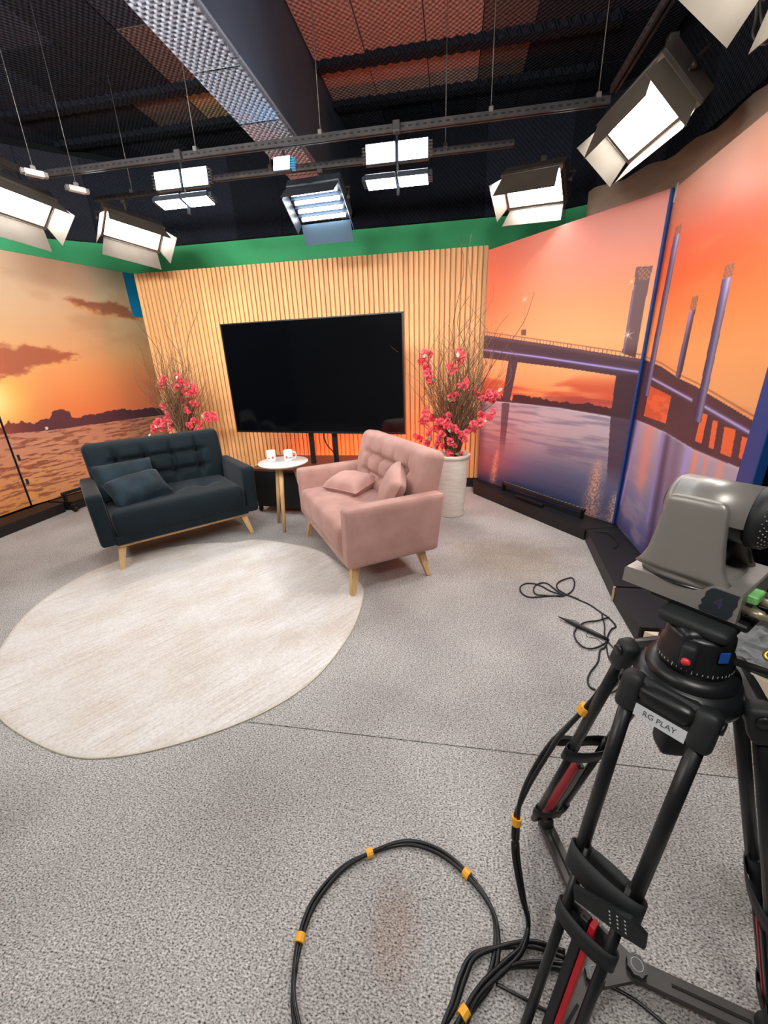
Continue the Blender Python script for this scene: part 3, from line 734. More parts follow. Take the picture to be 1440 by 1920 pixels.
# ================================================================== SOFAS
m_oak = mat('oak_leg', (214, 178, 130), .5, col2=(200, 160, 110), scale=14, stretch=(5, 5, .5))
def velvet(name, c, c2):
    return mat(name, c, .75, col2=c2, scale=7, sheen=.14, spec=.2, bump=.08, bscale=9, lo=.3, hi=.7)
v_teal = velvet('teal_velvet', (16, 31, 38), (11, 23, 29)); v_teal2 = velvet('teal_velvet_cushion', (34, 52, 62), (13, 24, 32))
v_pink = velvet('pink_velvet', (188, 148, 139), (170, 129, 121)); v_pink2 = velvet('pink_velvet_cushion', (196, 155, 146), (180, 138, 130))
v_pinkp = mat('pink_piping', (188, 142, 134), .8); v_tealp = mat('teal_piping', (28, 40, 47), .8)
def sofa(label, loc, rz, vm, lx, yf, yb, wood_rail, bdy=0.):
    t = thing('loveseat', label, 'sofa', loc, rz, 'two seat tufted sofas')
    # base frame
    part('seat_base', G().box((0, -.015, .235), (1.02, .66, .075), .012), vm, t)
    if wood_rail:
        part('front_rail', G().box((0, -.29, .185), (.98, .03, .03), .004), m_oak, t, label='thin wooden rail')
    # seat cushion
    bx = (-.26, 0., .26)
    def ds(p):
        q = p.copy(); w = np.clip((p[:, 2] - .02) / .05, 0, 1)
        d = .012 * (1 - (p[:, 0] / .5) ** 4)
        for b in bx:
            for yy in (.02,):
                r2 = (p[:, 0] - b) ** 2 + (p[:, 1] - yy) ** 2; d -= .028 * np.exp(-r2 / .0045)
                d -= .010 * np.exp(-((p[:, 0] - b) / .02) ** 2) * np.exp(-((p[:, 1] - yy) / .16) ** 2)
        d -= .009 * np.exp(-((p[:, 1] - .02) / .022) ** 2) * (abs(p[:, 0]) < .4)
        q[:, 2] += w * d
        f = np.clip((-p[:, 1] - .22) / .06, 0, 1); q[:, 1] -= f * .018 * np.cos(np.clip(p[:, 2] / .11, -1, 1) * math.pi / 2)
        return q
    part('seat_cushion', G().rbox((.985, .64, .205), .045, (44, 26, 8), ds, Matrix.Translation((0, -.03, .352))), vm, t)
    # backrest, leaning
    bxs = (-.315, -.105, .105, .315); bzs = (.075, -.075)
    def db(p):
        q = p.copy(); w = np.clip((-p[:, 1] - .005) / .04, 0, 1); x, z = p[:, 0], p[:, 2]
        d = np.zeros(len(p))
        for b in bxs:
            d = np.maximum(d, .050 * np.exp(-((x - b) / .022) ** 2) * sst(-.20, -.07, z) * (1 - .75 * sst(.08, .2, z)))
        for zz in bzs:
            d = np.maximum(d, .044 * np.exp(-((z - zz) / .022) ** 2) * (1 - sst(.32, .42, abs(x))))
        for b in bxs:
            for zz in bzs: d = np.maximum(d, .095 * np.exp(-((x - b) ** 2 + (z - zz) ** 2) / .0011))
        bul = .030 * np.cos(np.clip(z / .24, -1, 1) * math.pi / 2)
        q[:, 1] += w * (d - bul)
        k = (z + .225) / .45; q[:, 0] *= 1 + .035 * k
        return q
    tilt = Matrix.Translation((0, .285 + bdy, .628)) @ Matrix.Rotation(-.20, 4, 'X')
    bk = part('backrest', G().rbox((1.05, .17, .50), .055, (84, 10, 44), db, tilt), vm, t)
    for b in bxs:
        for zz in bzs:
            part('button', G().sphere((0, 0, 0), .012, 8, 5, Matrix.Diagonal((1, .5, 1, 1))), vm, bk, mx=tilt @ Matrix.Translation((b * (1 + .035 * (zz + .225) / .45), -.006, zz)))
    # arms
    for s in (-1, 1):
        def da(p):
            q = p.copy(); k = (p[:, 2] + .2) / .4; q[:, 1] += np.where(p[:, 1] > .1, .04 * k, 0); q[:, 0] += s * .012 * k; return q
        part('armrest', G().rbox((.105, .66, .405), .026, (6, 12, 10), da, Matrix.Translation((s * .55, -.02, .408))), vm, t)
    # splayed tapered legs
    for (x, y) in ((-lx, yf), (lx, yf), (-lx, yb), (lx, yb)):
        sx = 1 if x > 0 else -1; sy = 1 if y > 0 else -1
        tx, ty = x - sx * .05, y - sy * .05
        h = .029; k = .016
        vs = [(x - k, y - k, 0), (x + k, y - k, 0), (x + k, y + k, 0), (x - k, y + k, 0), (tx - h, ty - h, .205), (tx + h, ty - h, .205), (tx + h, ty + h, .205), (tx - h, ty + h, .205)]
        part('leg', G().add(vs, [(0, 3, 2, 1), (4, 5, 6, 7), (0, 1, 5, 4), (1, 2, 6, 5), (2, 3, 7, 6), (3, 0, 4, 7)]), m_oak, t)
    return t
TEAL = sofa('dark teal velvet loveseat with tufted back', (-2.36, 2.99, .006), math.radians(47.35), v_teal, .515, -.30, .28, True, .045)
PINK = sofa('dusty pink velvet loveseat with tufted back', (-.667, 2.86, .006), math.radians(-55.9), v_pink, .55, -.315, .26, False)

def pillow_g(w, h, t, sag=.05, fold=0.):
    g = G(); n = 18; vs = []; fs = []
    def pos(i, j, sgn):
        u = -1 + 2 * i / n; v = -1 + 2 * j / n
        x = w / 2 * u * (1 - sag * (1 - v * v)); y = h / 2 * v * (1 - sag * (1 - u * u))
        th = t / 2 * ((1 - abs(u) ** 3.4) * (1 - abs(v) ** 3.4)) ** .48
        th *= 1 + .05 * math.sin(7 * u + 3 * v)
        return (x, y, sgn * th + fold * (x / w) ** 2)
    for sgn in (1, -1):
        b = len(vs)
        for j in range(n + 1):
            for i in range(n + 1): vs.append(pos(i, j, sgn))
        for j in range(n):
            for i in range(n):
                a = b + j * (n + 1) + i; fs.append((a, a + 1, a + n + 2, a + n + 1))
    g.add(vs, fs, True)
    rim = [pos(i, 0, 0) for i in range(n)] + [pos(n, j, 0) for j in range(n)] + [pos(n - i, n, 0) for i in range(n)] + [pos(0, n - j, 0) for j in range(n)]
    return g, rim
def cushion(label, sof, loc, rx, ry, rzz, m, mp, w=.40, h=.27, t=.13, fold=0.):
    mx = sof.matrix_basis @ Matrix.Translation(loc) @ Matrix.Rotation(rzz, 4, 'Z') @ Matrix.Rotation(rx, 4, 'X') @ Matrix.Rotation(ry, 4, 'Y')
    c = thing('cushion', label, 'cushion', mx=mx, group='small sofa cushions')
    g, rim = pillow_g(w, h, t, fold=fold)
    part('cover', g, m, c); part('piping', G().tube(rim, .0045, 5, True), mp, c)
    return c
cushion('dark teal cushion leaning on sofa back, behind the other teal one', TEAL, (-.30, .095, .595), math.radians(58), 0, math.radians(6), v_teal2, v_tealp, .44, .30, .19)
cushion('dark teal cushion slumped in front on the dark sofa seat', TEAL, (-.25, -.075, .535), math.radians(32), math.radians(-6), math.radians(14), v_teal2, v_tealp, .42, .30, .18)
cushion('pink cushion lying flat on the pink sofa seat', PINK, (-.24, .0, .513), math.radians(8), 0, math.radians(28), v_pink2, v_pinkp, .36, .29, .16)
cushion('pink cushion propped in the corner against the pink armrest', PINK, (.33, .10, .60), math.radians(62), math.radians(28), math.radians(-52), v_pink2, v_pinkp, .36, .30, .15)

# ================================================================== SIDE TABLE AND MUGS
m_white = mat('white_lacquer', (226, 226, 222), .3, coat=.3); m_ceram = mat('white_ceramic', (236, 238, 238), .15, coat=.5)
TX, TY, TZ = -1.49, 3.37, .62
t = thing('side_table', 'small round white side table with three wooden legs', 'table', (TX, TY, 0))
part('table_top', G().lathe([(.0001, TZ - .022), (.205, TZ - .022), (.219, TZ - .012), (.222, TZ - .006), (.219, TZ), (.0001, TZ)], 48), m_white, t)
part('apron', G().lathe([(.08, TZ - .05), (.10, TZ - .022), (.0001, TZ - .022)], 20), m_oak, t)
for (fx, fy) in ((.004, -.171), (-.145, .05), (.17, .10)):
    part('leg', G().tube([(fx, fy, 0), (fx * .45, fy * .45, TZ - .02)], [.014, .023], 12), m_oak, t)
m_red = mat('logo_red', (206, 70, 76), .5); m_ink = mat('logo_ink', (90, 86, 84), .5)
def mug(label, x, y, hz):
    c = thing('mug', label, 'mug', (x, y, TZ + .0005), hz, 'white mugs on the side table')
    part('body', G().lathe([(.0001, 0), (.036, 0), (.040, .004), (.0405, .095), (.0385, .096), (.037, .092), (.036, .008), (.0001, .006)], 28), m_ceram, c)
    part('handle', G().tube(smooth_path([(.038, 0, .078), (.062, 0, .076), (.070, 0, .05), (.060, 0, .024), (.038, 0, .02)], 5), .0055, 8), m_ceram, c)
    def patch(a0, a1, z0, z1, m, nm):
        g = G(); k = 8; vs = []
        for i in range(k + 1):
            a = a0 + (a1 - a0) * i / k
            for z in (z0, z1): vs.append((.0409 * math.cos(a), .0409 * math.sin(a), z))
        g.add(vs, [(2 * i, 2 * i + 2, 2 * i + 3, 2 * i + 1) for i in range(k)], True); part(nm, g, m, c)
    return c, patch
def facing(x, y): return math.atan2(-y, -x)
for lab, px, py, hh, rev in (('white mug without visible handle, left on the side table', -1.60, 3.375, 2.0, 0), ('white mug with its handle to the right on the side table', -1.445, 3.395, .12, 0)):
    c, patch = mug(lab, px, py, hh); f = facing(px, py) - hh
    patch(f + .10, f + .48, .028, .050, m_red, 'logo') if px < -1.5 else patch(f - .62, f - .24, .028, .050, m_red, 'logo')
    patch(f - .9, f - .25, .030, .036, m_ink, 'lettering') if px < -1.5 else patch(f - .1, f + .7, .030, .036, m_ink, 'lettering')

# ================================================================== TELEVISION ON WHEELED STAND
m_screen = mat('screen_glass', (5, 6, 9), .07, spec=.6); m_bezel = mat('bezel_black', (12, 12, 14), .35); m_metal = mat('black_metal', (18, 18, 20), .45, spec=.4)
TVA = math.atan2(3.699 - 3.915, -.423 + 2.183)
t = thing('television', 'large black flat screen television, switched off', 'television', (-1.303, 3.807, .797), TVA)
tvw, tvh = 1.774, 1.011
part('screen', G().box((0, -.004, tvh / 2 + .003), (tvw - .02, .012, tvh - .024)), m_screen, t)
gb = G()
gb.box((0, 0, tvh - .005), (tvw, .03, .010)); gb.box((0, 0, .007), (tvw, .034, .016)); gb.box((-tvw / 2 + .005, 0, tvh / 2), (.010, .03, tvh)); gb.box((tvw / 2 - .005, 0, tvh / 2), (.010, .03, tvh))
part('bezel', gb, m_bezel, t)
part('back_cover', G().box((0, .03, tvh / 2), (tvw - .03, .05, tvh - .03), .012), m_bezel, t)
part('wall_bracket', G().box((.02, .06, .45), (.45, .02, .42), .004), m_metal, t)
m_walnut = mat('red_brown_board', (96, 54, 42), .4, col2=(78, 42, 34), scale=5, stretch=(1, 8, 1))
t = thing('tv_stand', 'black wheeled television stand with red brown top board', 'tv stand', (-1.45, 3.95, 0))
cp = [(-.53, -.27), (.46, -.39), (.47, .32), (-.50, .32)]
part('cabinet', G().prism([(x * .97, y * .97) for x, y in cp], .07, .445), mat('cabinet_black', (14, 14, 17), .6), t)
part('top_board', G().prism(cp, .445, .47), m_walnut, t)
for (x, y) in ((-.505, -.225), (.42, -.33), (.42, .27), (-.45, .27)):
    g = G(); g.lathe([(.0001, -.012), (.028, -.012), (.032, -.006), (.032, .006), (.028, .012), (.0001, .012)], 16, Matrix.Translation((x, y, .032)) @ Matrix.Rotation(math.pi / 2, 4, 'Y')); g.box((x, y, .066), (.04, .04, .012)); g.box((x + .017, y, .048), (.004, .03, .04))
    part('caster', g, m_metal, t)
iv = rotz(TVA)
for lx in (-.10, .155):
    p = iv @ Vector((lx, .066 if lx < 0 else .066, 0)); px, py = -1.303 + p.x + 1.45, 3.807 + p.y - 3.95
    part('post', G().box((px, py + .02, .88), (.05, .03, .82), .004), m_metal, t)
part('cross_bar', G().box((-1.303 + 1.45 + .03, 3.807 - 3.95 + .09, .80), (.34, .02, .03), .003, rotz(TVA)), m_metal, t)
tag(part('cable', G().tube(smooth_path([(-1.235, 3.835, .81), (-1.24, 3.84, .74), (-1.215, 3.85, .66), (-1.165, 3.85, .60), (-1.15, 3.85, .53), (-1.16, 3.84, .474)], 6), .006, 6), m_metal), 'thin black cable drooping below the television between the posts', 'cable')

# ================================================================== POTS WITH CURLY BRANCHES
m_pot = mat('white_pot', (222, 216, 206), .7, col2=(208, 200, 188), scale=8, stretch=(1, 1, 6), bump=.3, bscale=30)
m_soil = mat('pot_fill', (70, 52, 40), .95)
def pot(label, x, y, h=.60):
    t = thing('planter', label, 'planter', (x, y, 0), group='tall white planters')
    prof = [(.0001, 0), (.115, 0), (.120, .006)]
    k = 26
    for i in range(k + 1):
        z = .012 + (h - .05) * i / k; r = .121 + .037 * (z / h); prof += [(r + (.0012 if i % 2 else -.0004), z)]
    prof += [(.166, h - .03), (.168, h - .004), (.164, h), (.152, h), (.148, h - .06), (.13, h - .10), (.0001, h - .10)]
    part('vessel', G().lathe(prof, 40), m_pot, t); part('fill', G().lathe([(.0001, h - .085), (.13, h - .085), (.13, h - .099), (.0001, h - .099)], 20), m_soil, t)
    part('saucer', G().lathe([(.0001, 0), (.128, 0), (.132, .010), (.118, .012)], 28), mat('pot_foot', (176, 170, 160), .7), t)
    return t
PRX, PRY = .005, 3.79; PLX, PLY = -2.97, 4.17
pot('tall white planter beside the pink sofa', PRX, PRY); pot('tall white planter hidden behind the dark sofa', PLX, PLY)
m_br = [mat('willow_brown', (98, 68, 44), .8), mat('willow_dark', (78, 54, 38), .8), mat('willow_tan', (138, 102, 66), .8), mat('willow_grey', (118, 98, 76), .8)]
m_flow = [mat('blossom_coral', (246, 100, 116), .7, col2=(250, 130, 140), scale=60), mat('blossom_red', (238, 76, 96), .7, col2=(246, 104, 120), scale=60)]
m_leaf = mat('leaf_green', (92, 128, 78), .7); m_leafp = mat('leaf_pale', (176, 188, 160), .7)
def curly(r, base, d0, length, curl, rad, spin=1., grav=0.):
    p = Vector(base); d = Vector(d0).normalized(); pts = [p.copy()]; n = max(8, int(length / .05)); ph = r.random() * 6.28; w = (3.5 + 4 * r.random()) * spin
    for i in range(n):
        s = i / n
        a = ph + w * s * length
        d = (d + Vector((math.cos(a) * curl, math.sin(a) * curl * .7, .015 - grav * s)) * (.25 + s)).normalized()
        p = p + d * length / n; pts.append(p.copy())
    return pts, [rad * (1 - .8 * i / n) for i in range(n + 1)]
def petal_mesh(seed, m):
    r = random.Random(seed); g = G()
    for k in range(46):
        th = r.random() * 6.28; z = r.uniform(-.7, 1); q = math.sqrt(max(0, 1 - z * z)); d = Vector((q * math.cos(th), q * math.sin(th), z)); R0 = .010 + .006 * r.random(); R1 = .030 + .010 * r.random()
        s = d.orthogonal().normalized(); s.rotate(Matrix.Rotation(r.random() * 6.28, 3, d)); up = d.cross(s); wv = .013 + .007 * r.random()
        c = d * (R0 + R1) / 2; g.add([d * R0, c + s * wv + up * .003, d * R1 + up * .005, c - s * wv + up * .003], [(0, 1, 2), (0, 2, 3)], False)
    me = g.mesh('flower', False); me.materials.append(m); return me
PET = [petal_mesh(1, m_flow[0]), petal_mesh(2, m_flow[1]), petal_mesh(3, m_flow[0]), petal_mesh(4, m_flow[0])]
gl = G(); gl.add([(0, 0, 0), (.014, .018, .004), (.012, .034, .002), (0, .052, -.004), (-.012, .034, .002), (-.014, .018, .004)], [(0, 1, 2, 3), (0, 3, 4, 5)], False)
LEAF = gl.mesh('leaf', False); LEAF.materials.append(m_leaf); LEAFP = LEAF.copy(); LEAFP.materials.clear(); LEAFP.materials.append(m_leafp)
def arrangement(label, x, y, z0, flowers, tips, seed, nthin, spread, hmax, bias=0.):
    r = random.Random(seed)
    t = thing('branch_arrangement', label, 'branches', (x, y, z0), group='curly branch arrangements')
    for i, (tx, ty, tz, wob) in enumerate(tips):
        a = Vector((r.uniform(-.05, .05), r.uniform(-.05, .05), -.04)); b = Vector((tx - x, ty - y, tz - z0)); m = 14; pts = []
        ph = r.random() * 6
        for k in range(m + 1):
            s = k / m; p = a.lerp(b, s); p.x = a.x + (b.x - a.x) * s ** 1.35; p.y = a.y + (b.y - a.y) * s ** 1.35
            p += Vector((math.sin(ph + 9 * s + 2 * s * s) * wob * s, math.cos(ph * 1.7 + 8 * s) * wob * .6 * s, 0)); pts.append(p)
        pts = smooth_path(pts, 3); n = len(pts)
        part('branch', G().tube(pts, [.006 * (1 - .75 * k / n) for k in range(n)], 6), m_br[(1, 0, 1, 3)[i % 4]], t)
    groups = [G() for _ in range(3)]
    for i in range(nthin):
        a = r.random() * 6.28; q = spread * math.sqrt(r.random())
        base = (.05 * math.cos(a) * r.random(), .05 * math.sin(a) * r.random(), -.05); d = (q * math.cos(a) + bias, q * .6 * math.sin(a), 1)
        L_ = hmax * r.uniform(.45, 1.0); pts, rad = curly(r, base, d, L_, r.uniform(.07, .20), r.uniform(.003, .0052))
        groups[i % 3].tube(pts, rad, 4)
        for _k in range(r.randrange(1, 4)):      # side shoots
            j = r.randrange(len(pts) // 3, len(pts)); p0 = pts[j]; a2 = r.random() * 6.28
            p2, r2 = curly(r, p0, (math.cos(a2) * .8, math.sin(a2) * .5, .9), r.uniform(.12, .42), r.uniform(.12, .30), .0022, 1.6)
            groups[(i + 1) % 3].tube(p2, r2, 3)
    for k, gg in enumerate(groups): part('twigs', gg, m_br[(0, 2, 3)[k]], t, kind='stuff')
    for i, f in enumerate(flowers):
        sc = r.uniform(.85, 1.3); p = (f[0] - x, f[1] - y, f[2] - z0)
        part('flower', PET[i % 4], None, t, mx=Matrix.Translation(p) @ Matrix.Rotation(r.random() * 6, 4, (r.random(), r.random(), r.random() + .1)) @ Matrix.Scale(sc, 4))
        for _q in range(2):
            sc2 = r.uniform(.55, .95); p2 = (p[0] + r.uniform(-.045, .045), p[1] + r.uniform(-.03, .03), p[2] + r.uniform(-.045, .045))
            part('flower', PET[(i + 1 + _q) % 4], None, t, mx=Matrix.Translation(p2) @ Matrix.Rotation(r.random() * 6, 4, (r.random(), r.random(), r.random() + .1)) @ Matrix.Scale(sc2, 4))
        if i % 3 == 0:
            part('leaf', LEAF if i % 2 else LEAFP, None, t, mx=Matrix.Translation((p[0] + r.uniform(-.03, .03), p[1] - .035, p[2] + r.uniform(-.03, .02))) @ Matrix.Rotation(r.uniform(.6, 1.6), 4, 'X') @ Matrix.Rotation(r.random() * 6, 4, 'Z'))
FLR = [(-0.245, 3.71, 1.474), (-0.28, 3.742, 1.413), (-0.208, 3.658, 1.318), (-0.204, 3.702, 1.265), (-0.243, 3.779, 1.36), (0.044, 3.779, 1.432), (0.06, 3.625, 1.456), (0.013, 3.641, 1.349), (0.093, 3.61, 1.212), (0.003, 3.688, 1.119), (0.3, 3.606, 1.132), (0.256, 3.691, 1.1), (0.368, 3.73, 1.133), (0.332, 3.656, 1.095), (0.219, 3.735, 1.123), (0.279, 3.718, 0.938), (0.235, 3.605, 0.902), (0.162, 3.712, 0.845), (0.301, 3.652, 0.947), (0.187, 3.683, 0.877), (-0.235, 3.657, 0.988), (-0.17, 3.739, 0.942), (-0.264, 3.688, 0.916), (-0.097, 3.631, 0.915), (-0.044, 3.709, 0.876), (-0.142, 3.756, 0.841), (0.012, 3.661, 0.855), (-0.206, 3.644, 0.805), (-0.117, 3.678, 0.728), (-0.301, 3.787, 0.737), (-0.055, 3.795, 0.661), (-0.01, 3.734, 0.587), (-0.228, 3.781, 0.694), (0.068, 3.769, 0.593), (0.096, 3.676, 0.776), (-0.088, 3.618, 0.809), (-0.153, 3.731, 0.66), (-0.072, 3.712, 0.944), (-0.013, 3.672, 0.729)]
FLL = [(-2.864, 4.091, 1.349), (-2.839, 4.123, 1.3), (-2.921, 4.134, 1.238), (-2.75, 4.098, 1.259), (-2.709, 4.103, 1.211), (-2.844, 4.132, 1.188), (-2.882, 4.205, 1.109), (-2.784, 4.156, 1.07), (-2.854, 4.101, 1.012), (-3.107, 4.1, 1.066), (-3.104, 4.132, 0.962), (-3.193, 4.087, 0.894), (-3.184, 4.086, 0.817), (-3.107, 4.143, 0.824), (-3.01, 4.066, 1.331), (-3.113, 4.137, 1.258), (-2.797, 4.115, 0.893), (-2.771, 4.177, 0.849), (-2.673, 4.184, 0.932), (-2.647, 4.174, 0.891), (-2.592, 4.174, 0.932), (-2.769, 4.117, 1.187), (-2.903, 4.17, 1.079), (-2.847, 4.111, 0.826), (-3.341, 4.153, 0.781), (-3.11, 4.109, 0.906)]
arrangement('curly willow branches with coral blossoms in the planter by the pink sofa', PRX, PRY, .60, FLR,
            [(.018, 3.8, 2.32, .05), (.644, 3.75, 1.90, .04), (-.30, 3.7, 1.54, .05), (.16, 3.85, 2.34, .06), (.34, 3.72, 1.62, .05), (-.22, 3.7, 1.30, .03), (.36, 3.70, 1.10, .03), (.30, 3.70, .93, .03), (.05, 3.7, 1.48, .03), (.45, 3.8, 1.75, .06), (.10, 3.8, 1.9, .08), (.25, 3.85, 2.0, .08), (-.1, 3.9, 1.7, .08), (-.27, 3.72, .9, .03)], 5, 170, .27, 1.2, .09)
arrangement('curly willow branches with coral blossoms behind the dark sofa', PLX, PLY, .60, FLL,
            [(-3.20, 4.15, 2.03, .06), (-2.56, 4.15, 2.03, .05), (-3.33, 4.12, 1.69, .05), (-2.70, 4.15, 2.10, .06), (-2.76, 4.12, 1.3, .03), (-2.62, 4.17, .93, .02), (-3.1, 4.12, 1.05, .03), (-2.95, 4.2, 1.9, .06), (-3.05, 4.1, 1.75, .06), (-2.85, 4.15, 1.85, .07)], 9, 160, .18, 1.15)

# ================================================================== LED BARS ON THE PLINTHS
m_alu = mat('black_anodised', (20, 20, 23), .35, spec=.5); m_lens = mat('led_lens', (150, 150, 150), .3)
def led_bar(label, a, b, glow=None, drv=True, nl=24, tiltup=0.):
    a = Vector(a); b = Vector(b); d = (b - a); L_ = d.length; d.normalize(); y = Vector((0, 0, 1)).cross(d)
    t = thing('led_bar_light', label, 'light bar', mx=frame(d, y, (0, 0, 1), a), group='black linear led bars')
    part('tube', G().box((L_ / 2, 0, .075), (L_, .034, .034), .005), m_alu, t)
    for x in (.012, L_ - .012):
        part('bracket', G().box((x, 0, .04), (.018, .05, .08), .003), m_alu, t); part('knob', G().lathe([(.0001, 0), (.018, 0), (.018, .014), (.0001, .014)], 12, Matrix.Translation((x + (.01 if x > L_ / 2 else -.024), 0, .075)) @ Matrix.Rotation(math.pi / 2, 4, 'Y')), m_alu, t)
    if drv: part('driver_box', G().box((L_ * .45, -.07, .018), (.34, .035, .034), .004), m_alu, t)
    if glow: part('led_strip', G().box((L_ / 2, .002, .0935), (L_ - .04, .022, .003)), glow, t, label='glowing orange led strip')
    else:
        for i in range(nl): part('led_lens', G().box(((i + .5) * L_ / nl, 0, .0925), (.014, .014, .003)), m_lens, t)
    return t
led_bar('unlit black led bar on the plinth under the bridge print', (.545, 4.262, .1), (1.122, 3.468, .1))
led_bar('black led bar behind the left arm of the dark sofa', (-4.24, 3.64, .1), (-4.13, 4.4, .1), None, False, 20)
m_org = mat('orange_led', (255, 110, 20), .4, emit=(255, 84, 10), estr=260.)
led_bar('orange glowing led bar on the floor behind the television stand', (-1.75, 4.56, .0), (-.12, 4.56, .0), m_org, False)
# small caster trolley end by the left plinth
g = G(); g.lathe([(.0001, -.012), (.03, -.012), (.034, 0), (.03, .012), (.0001, .012)], 14, Matrix.Translation((0, 0, .034)) @ Matrix.Rotation(math.pi / 2, 4, 'X')); g.box((0, 0, .075), (.05, .05, .02), .003)
tag(part('caster_wheel', g, m_metal, loc=(-4.05, 3.56, 0)), 'small black caster by the left plinth end', 'caster')

# ================================================================== LIGHTING GRID AND LAMPS
m_pipe = mat('grid_steel', (64, 60, 60), .5, metal=.3, col2=(48, 46, 48), scale=9)
m_wire = mat('hanger_wire', (120, 118, 116), .5, metal=.5)
m_galv = mat('galvanised', (170, 168, 160), .45, metal=.5)
def rail(label, a, b, hangers, dirx=True):
    a = Vector(a); b = Vector(b); d = (b - a); L_ = d.length; d.normalize(); y = Vector((0, 0, 1)).cross(d)
    t = thing('lighting_rail', label, 'rail', mx=frame(d, y, (0, 0, 1), a), group='perforated ceiling rails')
    g = G(); g.box((L_ / 2, 0, .02), (L_, .04, .003)); g.box((L_ / 2, -.0195, 0), (L_, .003, .04)); g.box((L_ / 2, .0195, 0), (L_, .003, .04)); g.box((L_ / 2, -.013, -.0195), (L_, .012, .003)); g.box((L_ / 2, .013, -.0195), (L_, .012, .003))
    part('channel', g, m_pipe, t)
    gs = G()
    for i in range(int(L_ / .05)): gs.box((.025 + i * .05, -.0212, 0), (.024, .001, .010))
    part('slots', gs, m_dark, t, kind='stuff')
    for h in hangers:
        part('hanger_rod', G().tube([(h, 0, .02), (h, 0, CEIL - a.z - .03)], .003, 6), m_wire, t)
        part('hanger_clip', G().box((h, 0, .03), (.03, .05, .03), .004), m_wire, t)
    return t
rail('long dark perforated rail crossing in front of the beam', (-3.35, 3.46, 2.90), (.92, 3.46, 2.90), (1.45, 2.40, 3.55, 4.2))
rail('shorter dark rail nearer the green wall', (-2.0, 3.87, 2.90), (.40, 3.87, 2.90), (.5, 1.9))
rail('short dark rail above the smaller left lamp', (-3.38, 4.15, 2.95), (-2.55, 4.15, 2.95), (.4,))
rail('dark rail running along the right side overhead', (.92, 3.40, 2.93), (.96, -.9, 2.93), (.95, 2.4, 3.8))
rail('dark rail running along the left side overhead', (-3.38, 3.40, 2.93), (-3.38, -.9, 2.93), (.4, 2.4, 3.8))
rail('added dark rail behind the photographer overhead, carrying unseen extra lamps', (-3.36, -.30, 2.88), (.94, -.30, 2.88), (.6, 2.2, 3.8))  # out of view, put in to carry the extra lamps
rail('added dark rail overhead between camera and sofas, carrying unseen extra lamps', (-3.36, .95, 2.88), (.94, .95, 2.88), (.6, 2.2, 3.8))  # second unseen rail, added as support for the four extra lamps

m_body = mat('lamp_housing', (60, 54, 50), .5, col2=(48, 44, 42), scale=12); m_door = mat('barn_door', (80, 74, 65), .55, col2=(70, 64, 55), scale=6)
m_ledw = mat('led_diffuser', (255, 250, 240), .5, emit=(255, 251, 247), estr=LED_WARM)
m_led_added = mat('led_diffuser_added', (255, 250, 240), .5, emit=(255, 251, 247), estr=LED_ADDED)  # stronger diffuser, worn by added lamps only
m_steel = mat('lamp_steel', (150, 146, 140), .4, metal=.6)
def lamp_frame(loc, aim, longd):
    z = -(Vector(aim) - Vector(loc)).normalized(); x = Vector((longd[0], longd[1], 0)); x = (x - z * x.dot(z)).normalized(); y = z.cross(x)
    if y.z < 0: x = -x; y = -y
    return frame(x, y, z, loc)
def door(g_par, edge_a, edge_b, outdir, ang, length, flare, m, th=.003):
    """plate hinged on edge a-b, leaning from outdir towards -z by ang"""
    a = Vector(edge_a); b = Vector(edge_b); o = Vector(outdir); d = o * math.cos(ang) + Vector((0, 0, -1)) * math.sin(ang); e = (b - a).normalized(); nrm = e.cross(d).normalized() * th
    c = b + d * length + e * flare; q = a + d * length - e * flare
    P_ = [a, b, c, q]; g = G(); g.add(P_ + [p + nrm for p in P_], [(0, 1, 2, 3), (7, 6, 5, 4), (0, 4, 5, 1), (1, 5, 6, 2), (2, 6, 7, 3), (3, 7, 4, 0)])
    return part('barn_door', g, m, g_par)
def yoke(t, w, railz, mx):
    """U bracket, and a stem straight up to the rail"""
    part('yoke', G().tube([(-w, 0, .03), (-w - .02, 0, .05), (-w - .02, 0, .14), (w + .02, 0, .14), (w + .02, 0, .05), (w, 0, .03)], .007, 6, smooth=False), m_body, t)
    p = mx @ Vector((0, 0, .14)); g = G().tube([p, (p.x, p.y, max(railz, p.z + .02))], .010, 8)
    part('stem', g, m_body, t, world=True)
    part('clamp', G().box((p.x, p.y, max(railz - .02, p.z + .03)), (.05, .05, .06), .006), m_pipe, t, world=True)
    for s in (-1, 1): part('tilt_knob', G().lathe([(.0001, 0), (.016, 0), (.016, .018), (.0001, .018)], 10, Matrix.Translation((s * (w + .026) - .009, 0, .04)) @ Matrix.Rotation(math.pi / 2, 4, 'Y')), m_body, t)
